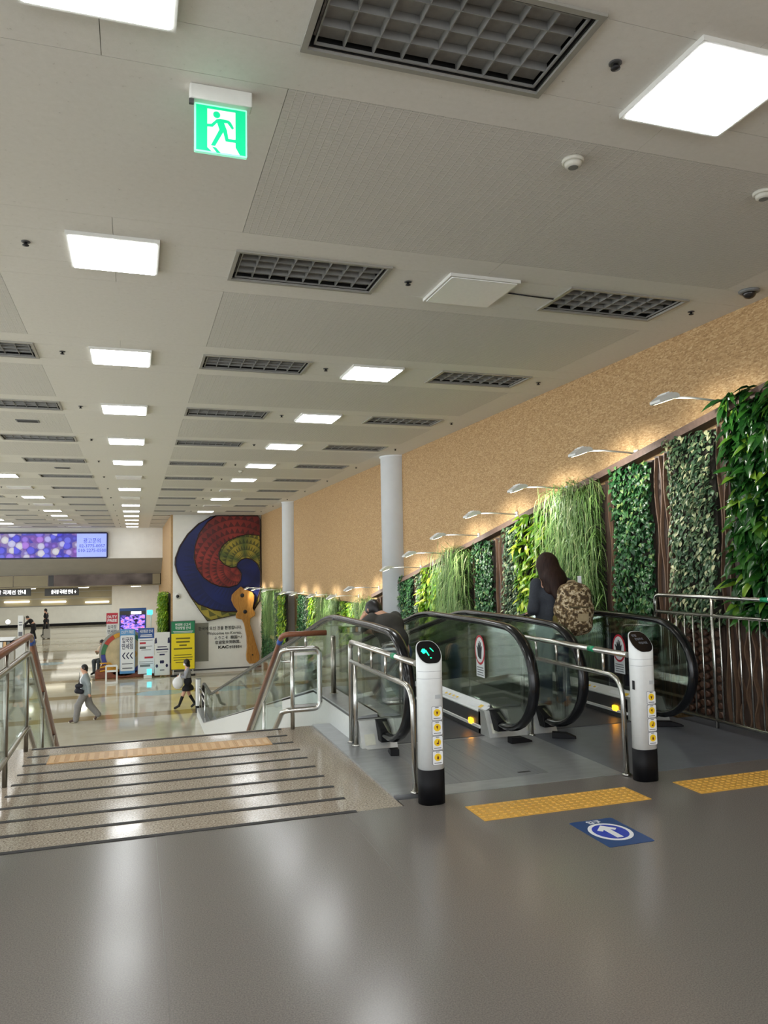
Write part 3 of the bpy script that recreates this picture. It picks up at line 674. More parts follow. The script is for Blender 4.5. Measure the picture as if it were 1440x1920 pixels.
# leaves --------------------------------------------------------------
def leaf_mesh(name, L, Wd, fold=0.25, droop=0.35, heart=False):
    v = []; f = []; n = 4
    prof = [0.06, 0.82, 1.0, 0.62, 0.03] if not heart else [0.35, 1.0, 0.85, 0.45, 0.03]
    for i in range(n+1):
        t = i/n; w = Wd/2*prof[i]; yy = L*t; zz = -droop*L*t*t
        v += [(-w, yy, zz+fold*w), (0, yy, zz), (w, yy, zz+fold*w)]
    for i in range(n):
        b = i*3; f += [(b, b+1, b+4, b+3), (b+1, b+2, b+5, b+4)]
    me = bpy.data.meshes.new(name); me.from_pydata(v, [], f); me.polygons.foreach_set('use_smooth', [True]*len(f)); return me
KIND = {'big': ('leaf_dark', 0.17, 0.066, False, 900), 'ivy': ('leaf_ivy', 0.052, 0.046, True, 1900), 'varieg': ('leaf_varieg', 0.058, 0.034, False, 1900), 'lime': ('leaf_lime', 0.15, 0.062, False, 480)}
LEAF = {k: leaf_mesh('leaf', a[1], a[2], 0.3, 0.4, a[3]) for k, a in KIND.items()}
for k, a in KIND.items(): LEAF[k].materials.append(M[a[0]])
def leaf_pose(kind, w, h, depth, rnd, axis):
    """pose in panel coords: panel spans v in [0,w], z in [0,h]; outward is -x"""
    vv = rnd.random()*w; zz = rnd.random()**0.95*h
    out = -(0.02+depth*(0.12+0.88*rnd.random())*(0.75+0.25*math.sin(vv*9+zz*5)))
    d = Vector((-0.35-0.5*rnd.random(), rnd.uniform(-0.7, 0.7), -0.75+0.9*rnd.random()**2)).normalized()
    if kind == 'ivy': d = Vector((-0.25-0.3*rnd.random(), rnd.uniform(-0.8, 0.8), -0.9+0.7*rnd.random())).normalized()
    nrm = Vector((-0.8, rnd.uniform(-0.5, 0.5), 0.5+0.5*rnd.random()))
    nrm = (nrm-d*nrm.dot(d)).normalized(); sx = d.cross(nrm)
    s = rnd.uniform(0.7, 1.25)
    return Matrix(((sx.x*s, d.x*s, nrm.x*s, out), (sx.y*s, d.y*s, nrm.y*s, vv), (sx.z*s, d.z*s, nrm.z*s, zz), (0, 0, 0, 1)))
def stuff_mesh(name, base, mats):
    co = np.array([tuple(v.co) for v in base.vertices]); fc = [tuple(p.vertices) for p in base.polygons]; n = len(co)
    V = []; F = []
    for i, mw in enumerate(mats):
        m_ = np.array(mw); V.append(co@m_[:3, :3].T+m_[:3, 3]); F += [tuple(a+i*n for a in p) for p in fc]
    me = bpy.data.meshes.new(name); me.from_pydata(np.concatenate(V).tolist(), [], F); me.polygons.foreach_set('use_smooth', [True]*len(F)); return me
def grass_mesh(w, h, count, rnd, depth=0.14, L=(0.5, 0.95)):
    V = []; F = []
    for _ in range(count):
        zz = h*(1-0.88*rnd.random()**1.1); p = Vector((-0.02, rnd.random()*w, zz)); Ln = rnd.uniform(*L)
        d = Vector((-rnd.uniform(0.4, 1.0), rnd.uniform(-0.5, 0.5), rnd.uniform(0.2, 1.2))).normalized(); n = 6; wd = rnd.uniform(0.0055, 0.0105)
        side = Vector((rnd.uniform(-0.3, 0.3), 1, 0)); b = len(V); xl = -rnd.uniform(0.10, 0.37); yl = rnd.uniform(0.0, 0.16); yh = rnd.uniform(0.0, 0.14)
        for i in range(n+1):
            t = i/n; ww = wd*(1-t)**0.6+0.0006
            V.append(tuple(p-side*ww)); V.append(tuple(p+side*ww))
            d = (d+Vector((0.05, 0, -0.62))).normalized() if i > 0 else d
            p = p+d*Ln/n; p.y = min(max(p.y, -yl), w+yh)
            p.x = min(p.x, -0.015) if p.x > -0.015 else max(p.x, xl)
        for i in range(n): F.append((b+2*i, b+2*i+1, b+2*i+3, b+2*i+2))
    me = bpy.data.meshes.new('foliage'); me.from_pydata(V, [], F); me.polygons.foreach_set('use_smooth', [True]*len(F)); me.materials.append(M['leaf_grass']); return me
def plant_panel(kind, y0, y1, label, singles=0, height=1.85, group=None, x=XP, zt=None, dens=1.0, rz=0.0, seed=1, depth=None):
    rnd = random.Random(seed); ym = (y0+y1)/2; w = y1-y0; top = (ztop(ym) if zt is None else zt); h = height
    t = empty('planted_panel', (x, y0, top-h)); t.rotation_euler = (0, 0, rz); tag(t, label, 'plant', group)
    slope = 0.0
    if kind == 'grass':
        box('planter_felt', 'soil', (-0.02, -0.001, 0.05, w-0.05, 0.1, h-0.05), t)
        n = int(1250*w*h/2.2*dens); me = grass_mesh(w, h, n, rnd); o = put('foliage', me, None, t); o['kind'] = 'stuff'
        return t
    box('planter_felt', 'soil', (-0.035, -0.001, 0.02, w-0.02, 0.02, h-0.02), t)
    a = KIND[kind]; dp = depth or {'big': 0.20, 'ivy': 0.09, 'varieg': 0.10, 'lime': 0.14}[kind]
    n = int(a[4]*w*h/1.3*dens)
    poses = [leaf_pose(kind, w, h, dp, rnd, 0) for _ in range(n)]
    poses.sort(key=lambda m_: m_[0][3])                   # outermost first: these show largest
    k = min(singles, n)
    for mw in poses[:k]:
        o = bpy.data.objects.new('leaf', LEAF[kind]); COL.objects.link(o); o.parent = t; o.matrix_local = mw
    if k < n:
        me = stuff_mesh('foliage', LEAF[kind], poses[k:]); me.materials.append(M[a[0]]); o = put('foliage', me, None, t); o['kind'] = 'stuff'
    return t
plant_panel('big', 4.35, 5.52, 'tall planted panel of big glossy dark green leaves above the steel fence', 300, zt=3.0, height=2.0, seed=2, depth=0.10)
plant_panel('varieg', 5.72, 6.35, 'planted panel of small cream edged leaves beside the glossy big leaved panel', 300, seed=3)
plant_panel('ivy', 6.66, 7.32, 'dark ivy panel between the wavy brown boards and the long grass', 300, seed=4)
plant_panel('grass', 7.52, 8.55, 'long drooping grass panel right behind the woman with the backpack', seed=5, height=2.0)
plant_panel('lime', 8.62, 9.52, 'yellow green broad leaved panel next to the long grass behind the woman', 300, seed=6)
plant_panel('varieg', 9.54, 10.03, 'narrow grey green small leaved panel next to the broad yellow leaved one', 250, seed=7)
plant_panel('ivy', 10.40, 11.05, 'dark ivy panel between two brown board gaps near the middle of the plant wall', 250, seed=8)
plant_panel('grass', 11.18, 12.26, 'pale drooping grass panel between dark ivy and lime leaves, column side', seed=9, height=1.9)
plant_panel('lime', 12.28, 13.3, 'lime green leafy panel next to the pale grass near the column', 200, seed=10)
plant_panel('varieg', 13.3, 13.68, 'slim dark green leaf panel between lime leaves and brown boards', 100, seed=11)
plant_panel('ivy', 13.9, 14.66, 'light green ivy panel right beside the white column', 200, seed=12, zt=1.30, height=1.9)
FAR = [('grass', 16.3, 17.75, 'bright grass panel just beyond the white column'), ('lime', 17.9, 19.4, 'yellow green leaf panel second beyond the column'), ('grass', 19.5, 21.5, 'soft pale grass panel on the lower wall between two lime panels'),
       ('lime', 21.6, 23.1, 'narrow lime leaf panel on the lower wall beside grey green leaves'), ('varieg', 23.15, 23.7, 'thin grey green leaf panel on the lower wall'), ('ivy', 23.75, 25.1, 'dark ivy panel on the lower wall before the farther column'),
       ('lime', 25.2, 26.4, 'lime leaf panel in front of the farther column'), ('varieg', 26.5, 27.4, 'greyish leaf panel between lime leaves and pale grass'), ('grass', 27.5, 30.9, 'wide pale grass panel close to the fan wall'), ('ivy', 31.0, 32.6, 'tall dark ivy panel in the corner by the fan handle')]
for i, (k, a, b, lab) in enumerate(FAR):
    hh = {'ivy': 2.9}.get(k, 1.9) if i > 4 else 2.4
    plant_panel(k, a, b, lab, 0, height=hh, x=XW-(0.37 if 25 < a < 27.5 else 0.02), zt=max(0.45, ztop((a+b)/2)), dens=0.75, seed=20+i)
u = plant_panel('ivy', 27.6, 31.0, 'dark leafy planting under the pale grass by the fan wall', 0, height=1.3, x=XW-0.02, zt=-1.3, dens=0.8, seed=40)
u = plant_panel('lime', YF+0.02, YF+3.4, 'tall bright green planted panel on the cork side wall beside the banners', 0, height=2.9, x=1.415, zt=0.5, dens=1.6, seed=41, depth=0.42)

# ------------------------------------------------------------------ plant lamps
def make_lamp(shine):
    t = empty('plant_lamp')
    MB().box(-0.02, 0.0, -0.035, 0.035, -0.04, 0.04).build('wall_plate', 'lamp_metal', t, 0.004)
    MB().tube([(-0.01, 0, 0), (-0.40, 0.0, 0.02), (-0.62, 0, 0.012)], 0.010, 8).build('arm', 'lamp_metal', t)
    hd = MB().prism([(-0.60, 0.03), (-0.63, 0.045), (-0.72, 0.04), (-0.82, -0.03), (-0.82, -0.055), (-0.80, -0.06), (-0.64, -0.005), (-0.60, 0.0)], 'y', -0.07, 0.07).build('head', 'lamp_metal', t, 0.006)
    for i in range(4): box('cooling_fin', 'lamp_metal', (-0.74+i*0.03, -0.733+i*0.03, -0.06, 0.06, 0.0, 0.05-i*0.001 if i else 0.035), hd)
    MB().quad((-0.66, -0.055, -0.014), (-0.66, 0.055, -0.014), (-0.79, 0.055, -0.0585), (-0.79, -0.055, -0.0585)).build('lens', 'lamp_lens', t)
    return t
lp = make_lamp(True); first = True
LAMPS = [(5.62, 2.92), (7.0, 2.645), (8.42, 2.40), (9.78, 2.17), (11.07, 1.92), (12.4, 1.665), (13.68, 1.42), (16.35, 0.98), (18.0, 0.74), (20.2, 0.70), (22.6, 0.68), (24.4, 0.66), (28.0, 0.64), (30.6, 0.62), (32.6, 0.62)]
LAMPOVER = ['big glossy leaves by the fence', 'dark ivy beside the wavy boards', 'long grass behind the backpack woman', 'narrow grey green leaf panel', 'dark ivy amid two board gaps', 'lime leaves beside the pale grass', 'light ivy and the white column', 'bright grass just past the column', 'second panel past the column', 'soft pale grass on the lower wall', 'narrow lime panel on the lower wall', 'dark ivy before the farther column', 'wide pale grass by the fan wall', 'wide pale grass nearest its dark ivy neighbour', 'corner ivy at the fan handle']
tag(lp, 'silver arm lamp reaching out from the cork wall above the plants', 'lamp', 'arm lamps above the plants')
lt = bpy.data.lights.new('lamp_light', 'SPOT'); lt.energy = PLANT_LAMP; lt.spot_size = math.radians(128); lt.spot_blend = 0.6; lt.color = (1.0, 0.97, 0.90); lt.shadow_soft_size = 0.05
for i, (y, z) in enumerate(LAMPS):
    o = lp if i == 0 else copy_tree(lp)
    o.location = (XW-0.001, y, z+0.03)
    o['label'] = 'silver arm lamp above the '+LAMPOVER[i]
    lo = bpy.data.objects.new('lamp_light', lt); COL.objects.link(lo); lo.parent = o
    lo.location = (-0.715, 0, -0.07); dv = Vector((0.62, 0, -0.35)).normalized(); lo.rotation_mode = 'QUATERNION'; lo.rotation_quaternion = dv.to_track_quat('-Z', 'Y')
# ================================================================== MOVING WALKWAYS
Y0, Y1 = 7.9, 7.9+2.86/0.2126                             # top and bottom of the incline
YE = 23.9
def zin(y): return zwalk(y)                               # walking surface
def hz(y): return 0.965+zin(y)
NC, NR, NZ = 5.98, 0.50, 0.425                            # newel ellipse
def rail_path():
    P = [(6.35, 0.095), (6.10, 0.10)]
    for k in range(0, 17):
        a = math.radians(-90-180*k/16); P.append((NC+NR*math.cos(a), 0.54+NZ*math.sin(a)))
    for y in (6.4, 6.8, 7.3, 7.6): P.append((y, 0.965))
    for k in range(7): y = 7.6+0.6*k/6; P.append((y, 0.965-0.2126*0.6*(k/6)**2/2))
    n = 24
    for k in range(1, n): y = 8.2+(Y1-0.3-8.2)*k/n; P.append((y, hz(y)))
    P += [(Y1-0.3, hz(Y1-0.3)), (Y1, hz(Y1)+0.02), (Y1+0.3, ZL+0.965), (YE-0.5, ZL+0.965)]
    for k in range(0, 13): a = math.radians(90-180*k/12); P.append((YE-0.45+0.45*math.cos(a), ZL+0.54+NZ*math.sin(a)))
    P += [(YE-0.9, ZL+0.11)]
    return P
RP = rail_path()
def balustrade(parent, x, side, stickers):
    """side=+1: walking side lies at larger x"""
    br = parent
    MB().tube([(x, a, b) for a, b in RP], 0.020, 10, ry=0.020).build('handrail_guide', 'steel_dark', br)
    MB().tube([(x, a, b+0.012*(1 if 6.0 < a < YE-0.6 else 0)) for a, b in RP], 0.047, 12, ry=0.030, up=(0, 0, 1)).build('handrail', 'handrail', br)
    def glass(ya, yb, newel):
        top = []; bot = []; n = 12
        for k in range(n+1):
            y = ya+(yb-ya)*k/n
            if newel == 1:
                q = max(0.0, 1-((y-NC)/(NR-0.03))**2) if y < NC else 1.0
                tz = 0.54+(NZ-0.02)*math.sqrt(q); bz = max(0.54-(NZ-0.02)*math.sqrt(q), 0.13+0.13*min(1, max(0, (y-5.95)/0.35)))
                top.append((y, tz)); bot.append((y, bz))
            else:
                zz = zin(y)-(0.0)
                top.append((y, 0.945+zz)); bot.append((y, 0.245+zz))
        MB().prism(bot+top[::-1], 'x', x-0.006, x+0.006).build('glass_panel', 'glass', br)
    glass(5.52, 6.72, 1)
    ys = [6.726, 7.9]+[7.9+1.345*k for k in range(1, 11)]+[YE-0.6]
    for a, b in zip(ys[:-1], ys[1:]): glass(a+0.003, b-0.003, 0)
    s = side; ye = 6.28; ow = 0.2 if x < 2 else 0.2249
    prof = [ye, 7.0, Y0]+[Y0+(Y1-Y0)*k/6 for k in range(1, 7)]+[YE-0.3]
    def strip(name, m, pts):                              # cross-section pts (dx, dz) swept along the incline
        mb = MB(); n = len(pts); N = len(prof)
        for y in prof:
            for dx, dz in pts: mb.v.append((x+dx*s, y, zin(y)+dz))
        for i in range(N-1):
            for k in range(n):
                j = (k+1) % n; mb.f.append((i*n+k, i*n+j, (i+1)*n+j, (i+1)*n+k)); mb.sm.append(0)
        mb.f.append(tuple(range(n))); mb.f.append(tuple((N-1)*n+k for k in range(n))); mb.sm += [0, 0]
        return mb.build(name, m, br)
    strip('inner_deck', 'white_gloss' if stickers else 'steel', [(0.008, 0.255), (0.105, 0.195), (0.105, 0.185), (0.008, 0.235)])
    strip('skirt_panel', 'dark_grey', [(0.075, 0.188), (0.105, 0.186), (0.105, 0.004), (0.075, 0.004)])
    strip('brush_strip', 'white', [(0.105, 0.075), (0.118, 0.072), (0.118, 0.05), (0.105, 0.05)])
    strip('outer_deck', 'plate', [(-0.008, 0.25), (-ow, 0.235), (-ow, 0.22), (-0.008, 0.22)])
    # end plate, inlet
    a, b = sorted((x-(0.2 if x < 2 else 0.2249)*s, x+0.105*s))
    MB().prism([(6.09, 0.003), (6.32, 0.003), (6.32, 0.215), (6.20, 0.215)], 'x', a, b).build('end_plate', 'bright_steel', br)
    MB().prism([(6.04, 0.06), (6.26, 0.06), (6.31, 0.2), (6.19, 0.225), (6.07, 0.16)], 'x', x-0.055, x+0.055).build('handrail_inlet', 'black', br, 0.008)
    xs_ = x+0.06*s
    MB().quad((a+0.03, 6.103, 0.035), (a+0.12, 6.103, 0.035), (a+0.12, 6.145, 0.115), (a+0.03, 6.145, 0.115)).build('label_sticker', mat('label_pale', (206, 206, 190), 0.4), br)
    return br
def walkway(name, xa, xb, label, stk):
    t = empty(name, (0, 0, 0)); tag(t, label, 'moving walkway')
    b1 = balustrade(t, xa, 1, False); b2 = balustrade(t, xb, -1, True)
    # walking surface
    def belt():
        tt = NT('grooved_pallet'); w = tt.n('ShaderNodeTexWave', i_Scale=60.0, bands_direction='X'); tt.l(tt.obj(), w.inputs['Vector'])
        tt.l(tt.ramp(w.outputs['Fac'], [(0.2, lin((52, 52, 56))), (0.8, lin((104, 104, 108)))]), tt.b.inputs['Base Color']); tt.b.inputs['Roughness'].default_value = 0.45; tt.b.inputs['Metallic'].default_value = 0.6
        tt.bump(w.outputs['Fac'], 0.5, 0.004); return tt.m
    if 'belt' not in M: M['belt'] = belt()
    y = 6.55; first = True
    while y < YE-0.8:
        y2 = y+0.40
        MB().prism([(y+0.003, zin(y)+0.004), (y2-0.003, zin(y2)+0.004), (y2-0.003, zin(y2)-0.05), (y+0.003, zin(y)-0.05)], 'x', xa+0.11, xb-0.11).build('pallet', 'belt', t); y = y2
    MB().box(xa+0.11, xb-0.11, 6.20, 6.548, -0.05, 0.006).build('comb_plate', 'belt', t)
    # casing underneath
    poly = [(6.0, -0.06), (Y0, -0.06), (Y1, ZL-0.0+0.02), (YE, ZL+0.02), (YE, ZL+0.001), (9.0, ZL+0.001), (9.0, -1.0), (6.0, -0.6)]
    return t, b1, b2
w1, a1, b1 = walkway('moving_walkway', 1.97, 3.02, 'moving walkway carrying the stooping man, next to the granite stairs', 1)
w2, a2, b2 = walkway('moving_walkway', 3.47, 4.55, 'moving walkway carrying the woman with the backpack, next to the plant wall', 2)
# yellow lamps and stickers on the inner decks
for br, x in ((b1, 3.02), (b2, 4.55)):
    MB().prism(rrect(6.47, 0.085, 0.085, 0.05, 0.018, 4), 'x', x-0.118, x-0.104).build('amber_lamp', 'amber', br)
    for i in range(2):
        yy = 6.22+i*0.62
        o = MB().quad((x-0.035, yy, 0.232+0.006), (x-0.085, yy, 0.2012+0.010), (x-0.085, yy+0.4, 0.2012+0.010), (x-0.035, yy+0.4, 0.232+0.006)).build('deck_notice', 'sticker', br)
        for j in range(4):
            cy = yy+0.05+j*0.09
            if i == 0 and j != 1: continue
            r = 0.03 if i == 0 else 0.018
            MB().quad(*[(x-0.06+dx, cy+dy, 0.2246+0.003+dx*0.54) for dx, dy in ((r*0.6, -r), (-r*0.6, -r), (-r*0.6, r), (r*0.6, r))]).build('yellow_mark', 'sign_yellow', o)
    # no-touch oval notice on the glass
    yc = 6.46 if x < 4 else 6.52; zc_ = 0.715 if x < 4 else 0.65
    nb = MB().prism([(yc-0.085, zc_-0.245), (yc+0.085, zc_-0.245), (yc+0.085, zc_+0.0), (yc-0.085, zc_+0.0)], 'x', x-0.009, x-0.007).build('glass_notice', 'sticker', br)
    MB().prism(circ(yc, zc_, 0.105, 28, 0.135), 'x', x-0.0105, x-0.009).build('red_ring', 'sign_red', nb)
    MB().prism(circ(yc, zc_, 0.085, 28, 0.115), 'x', x-0.012, x-0.0105).build('white_field', 'sticker', nb)
    hnd = [(0.00, -0.08), (0.035, -0.06), (0.045, 0.0), (0.06, 0.03), (0.05, 0.036), (0.03, 0.012), (0.028, 0.06), (0.018, 0.062), (0.014, 0.03), (0.006, 0.082), (-0.004, 0.082), (-0.006, 0.03), (-0.018, 0.072), (-0.028, 0.068), (-0.024, 0.015), (-0.04, 0.04), (-0.048, 0.034), (-0.036, -0.03), (-0.03, -0.08)]
    MB().prism([(yc+a*1.05, zc_+b) for a, b in hnd], 'x', x-0.0135, x-0.012).build('hand_symbol', 'ink', nb)
    for j, wd in enumerate((0.065, 0.07, 0.06, 0.065)): MB().prism([(yc-wd, zc_-0.155-j*0.022), (yc+wd, zc_-0.155-j*0.022), (yc+wd, zc_-0.163-j*0.022), (yc-wd, zc_-0.163-j*0.022)], 'x', x-0.0102, x-0.009).build('text_line', 'ink_grey', nb)
# white cladding of the first walkway towards the stairs
clad = MB().prism([(6.28, 0.004), (6.28, 0.2), (Y0, 0.2), (Y1, ZL+0.22), (YE-0.2, ZL+0.22), (YE-0.2, ZL+0.002), (7.25, ZL+0.002), (7.25, 0.004)], 'x', 1.77, 1.80).build('side_cladding', 'white_gloss', w1)
cap = MB(); pr = [6.3, Y0, Y1, YE-0.2]
for a, b in zip(pr[:-1], pr[1:]): cap.quad((1.765, a, 0.222+zin(a)), (1.82, a, 0.222+zin(a)), (1.82, b, 0.222+zin(b)), (1.765, b, 0.222+zin(b)))
cap.build('side_cap', 'plate', w1)
# landing plates of the walkways (setting)
fp = MB().box(1.80, 3.30, 4.742, 6.198, -0.2, 0.002).build('floor_plate_steel', 'plate'); struct(fp, 'brushed steel landing plate in front of the walkway by the stairs', 'floor')
M['plate_grey'] = mat('grey_landing_plate', (112, 115, 122), 0.34, 0.25, 0.08, 8)
fp2 = MB().box(3.30, XW-0.002, 4.702, 6.198, -0.2, 0.002).box(1.80, XW-0.06, 6.198, 7.3, -0.25, -0.06).build('floor_plate_grey', 'plate_grey'); struct(fp2, 'grey landing plate in front of the walkway by the plants', 'floor')
for i in range(5): box('grooved_insert', 'groove_plate', (1.98+i*0.17, 2.148+i*0.17, 4.95, 6.15, 0.002, 0.0032), fp)
MB().prism([(2.62, 5.02), (2.72, 5.02), (2.72, 5.05), (2.62, 5.05)], 'z', 0.002, 0.0035).build('lifting_slot', 'ink', fp)
ep = MB().box(1.60, 1.80, 4.80, STAIR_Y-0.02, -0.25, 0.014).build('trim_1', 'plate'); struct(ep, 'shiny steel edge plate beside the granite landing', 'trim')
# rubber wedges lying on the plates
def wedge(px, py, ang, lab, L=0.20):
    p = onz(px, py, 0.0); o = MB().prism([(-L/2, 0.0), (L/2, 0.0), (L/2, 0.012), (L*0.1, 0.045), (-L/2, 0.05)], 'y', -0.035, 0.035).build('rubber_wedge', 'black', None, 0.004)
    o.location = (p.x, p.y, 0.0025); o.rotation_euler = (0, 0, ang); tag(o, lab, 'rubber wedge')
wedge(738, 1414, 1.4, 'black rubber wedge on the steel plate at the newel near the stairs', 0.15)
wedge(975, 1392, 0.05, 'long black rubber bar lying before the left newel of the middle pair')
wedge(1058, 1384, -0.55, 'black rubber wedge lying before the newel beside the woman')
wedge(1253, 1362, -0.3, 'black rubber bar on the grey plate at the foot of the fence', 0.26)

# ------------------------------------------------------------------ steel guards with bollards
def guard(x, ya, yb, label):
    t = empty('guard_rail', (x, ya, 0)); tag(t, label, 'railing')
    L = yb-ya
    MB().tube(roundpath([(0, L, 0.01), (0, L, 0.845), (0, 0.02, 0.845)], 0.06), 0.021, 12).build('top_rail', 'steel', t)
    MB().tube(roundpath([(0, L, 0.68), (0, 0.10, 0.68), (0, 0.08, 0.01)], 0.16, 8), 0.019, 12).build('lower_rail', 'steel', t)
    for k in range(4): MB().tube([(0, 0.32+k*(L-0.45)/3.4, 0.685), (0, 0.32+k*(L-0.45)/3.4, 0.845)], 0.011, 8).build('connector', 'steel', t)
    MB().tube([(0.0, L-0.14, 0.01), (0.0, L-0.14, 0.68)], 0.018, 10).build('post', 'steel', t)
    MB().tube([(0, 0.42, 0.845), (0, 0.50, 0.845)], 0.0222, 12).build('green_tape', 'tape_green', t)
    for yy in (L, 0.08, L-0.14): MB().lathe([(0.034, 0.003), (0.034, 0.010), (0.024, 0.016)], (0, yy, 0), 14).build('base_flange', 'steel', t)
    return t
guard(1.75, 4.72, 6.35, 'double steel guard rail from the arrow bollard to the stair side newel').location.z = 0.014
guard(3.30, 4.62, 6.20, 'double steel guard rail between the two walkways')
pst = MB().tube([(0, 0, 0.0), (0, 0, 0.56)], 0.026, 14).lathe([(0.045, 0), (0.045, 0.012)], (0, 0, 0), 14).lathe([(0.026, 0.56), (0.018, 0.575)], (0, 0, 0), 14).build('steel_post', 'steel_dark')
q = onx(626, 1313, 1.885); pst.location = (1.885, q.y, 0.237); tag(pst, 'short lone steel post on the walkway edge beside the stair rail', 'post')

def bollard(x, y, arrow, label):
    t = empty('entry_bollard', (x, y, 0)); tag(t, label, 'bollard')
    W_, D_ = 0.166, 0.13
    def oval(s, z, w=W_, d=D_): return [(a*s, b*s, z) for a, b in rrect(0, 0, w, d, 0.06, 6)]
    def loft(rings):
        mb = MB(); n = len(rings[0])
        for r in rings: mb.v += r
        for i in range(len(rings)-1):
            for k in range(n): j = (k+1) % n; mb.f.append((i*n+k, i*n+j, (i+1)*n+j, (i+1)*n+k)); mb.sm.append(1)
        mb.f.append(tuple(range(n))[::-1]); mb.f.append(tuple((len(rings)-1)*n+k for k in range(n))); mb.sm += [0, 0]; return mb
    loft([oval(1.03, 0.001), oval(1.03, 0.215)]).build('base', 'black', t)
    ztopf = lambda yy: 0.94+yy*1.05                       # slanted head, low at the front
    head = [(a, b, ztopf(b)) for a, b, _ in oval(1.0, 0)]
    bd = loft([oval(1.0, 0.215), oval(1.0, 0.80), head]).build('body', 'white_gloss', t)
    k = 0.93
    nv = Vector((0, -1.05, 1)).normalized()
    face = [(a*k, b*k, ztopf(b*k)) for a, b, _ in oval(1.0, 0)]
    mb = MB(); n = len(face)
    mb.v = [tuple(Vector(p)+nv*0.0005) for p in face]+[tuple(Vector(p)+nv*0.005) for p in face]
    mb.f = [tuple(range(n, 2*n))]+[(i, (i+1) % n, n+(i+1) % n, n+i) for i in range(n)]; mb.sm = [0]*(n+1)
    fc = mb.build('display_face', 'black_gloss', t)
    ur = Vector((1, 0, 0)); uu = Vector((0, 1, 1.05)).normalized(); o0 = Vector((0, 0, 0.94))+nv*0.006
    def on_face(poly, nm, m):
        mbb = MB(); mbb.quad(*[tuple(o0+ur*a+uu*b) for a, b in poly]); return mbb.build(nm, m, fc)
    if arrow:
        on_face([(-0.052, 0.006), (-0.04, 0.026), (-0.022, 0.026), (-0.022, -0.004), (-0.036, -0.012), (-0.042, -0.012)], 'arrow_head', 'led_green')
        on_face([(-0.024, 0.018), (-0.015, 0.016), (-0.004, -0.028), (-0.012, -0.030)], 'arrow_shaft', 'led_green')
        on_face([(0.012, 0.030), (0.018, 0.032), (0.034, 0.004), (0.029, 0.0)], 'indicator', 'led_green')
        on_face([(-0.004, -0.052), (0.006, -0.052), (0.006, -0.044), (-0.004, -0.044)], 'indicator', 'led_green')
    else:
        for (bx, by, ln, w_) in ((-0.03, 0.05, '진입', 0.036), (-0.005, 0.018, '진입하지', 0.065), (0.012, -0.016, '마십시오', 0.07)):
            text('lettering', ln, 0.022, 'ink_grey', fc, tuple(o0+ur*bx+uu*by+nv*0.001), (1, 0, 0), tuple(uu), fit=w_, bold=0.02, depth=0.0003)
    for z in (0.845, 0.835): pass
    fy = -D_/2
    for z in (0.825, 0.78): loft([oval(1.004, z), oval(1.004, z+0.003)]).build('seam', mat('seam_grey', (176, 180, 182), 0.4), bd)
    box('name_plate', mat('seam_grey', (176, 180, 182), 0.4), (0.012, 0.05, fy-0.0015, fy, 0.655, 0.68), t)
    if not arrow: box('key_slot', 'ink', (-0.0835, -0.0815, -0.03, -0.005, 0.62, 0.68), t)
    for i in range(4):
        z = 0.565-i*0.092; cx = 0.022
        f_ = MB().prism(rrect(cx, z, 0.072, 0.088, 0.008, 3), 'y', fy-0.0015, fy-0.0002).build('safety_notice', 'ink_grey', t)
        MB().prism(rrect(cx, z, 0.067, 0.083, 0.007, 3), 'y', fy-0.0022, fy-0.0015).build('notice_field', 'sticker', f_)
        MB().prism(circ(cx, z+0.004, 0.0235, 22), 'y', fy-0.003, fy-0.0022).build('yellow_disc', 'sign_yellow', f_)
        sy = [[(-0.008, 0.012), (0.0, 0.004), (0.008, 0.012), (0.006, -0.004), (-0.002, -0.014)], [(-0.01, 0.006), (0.006, 0.012), (0.004, 0.0), (0.0, -0.014), (-0.003, -0.002)], [(-0.008, -0.01), (-0.004, 0.0), (0.004, -0.004), (0.004, 0.012), (0.01, 0.012), (0.008, -0.012)], [(0.0, 0.012), (0.008, -0.004), (0.004, -0.013), (-0.005, -0.012), (-0.006, -0.002)]][i]
        MB().prism([(cx+a, z+0.004+b) for a, b in sy], 'y', fy-0.0036, fy-0.003).build('pictogram', mat('pictogram_red_brown', (96, 32, 20), 0.5), f_)
        for dz, ww in ((0.036, 0.012), (-0.031, 0.024)): MB().prism([(cx-ww, z+dz-0.0025), (cx+ww, z+dz-0.0025), (cx+ww, z+dz+0.0025), (cx-ww, z+dz+0.0025)], 'y', fy-0.0028, fy-0.0022).build('text_line', 'ink_grey', f_)
    return t
bollard(1.795, 4.625, True, 'white bollard with a glowing green arrow on its slanted black face')
bollard(3.355, 4.565, False, 'white bollard with pale lettering on its slanted dark face')

# ------------------------------------------------------------------ fence by the plants
fn = empty('steel_fence', (4.95, 5.0, 0)); tag(fn, 'stainless steel fence with slim upright bars before the planted wall', 'fence')
MB().tube(roundpath([(0, 1.47, 0.92), (0, 1.47, 1.165), (0, -1.9, 1.165)], 0.07), 0.019, 12).build('top_rail', 'steel', fn)
MB().tube([(0, 1.47, 1.0), (0, -1.9, 1.0)], 0.018, 12).build('middle_rail', 'steel', fn)
MB().tube([(0, 1.40, 0.075), (0, -1.9, 0.075)], 0.018, 12).build('bottom_rail', 'steel', fn)
for yy in (0.68, -0.72, -1.85): MB().tube([(0, yy, 0.004), (0, yy, 1.165)], 0.017, 10).build('post', 'steel', fn)
MB().tube(roundpath([(0, 1.47, 1.0), (0, 1.47, 0.90), (0, 1.40, 0.88), (0, 1.40, 0.004)], 0.03), 0.016, 10).build('post', 'steel', fn)
bar = MB().tube([(0, 0, 0.075), (0, 0, 1.0)], 0.0085, 8).mesh('bar')
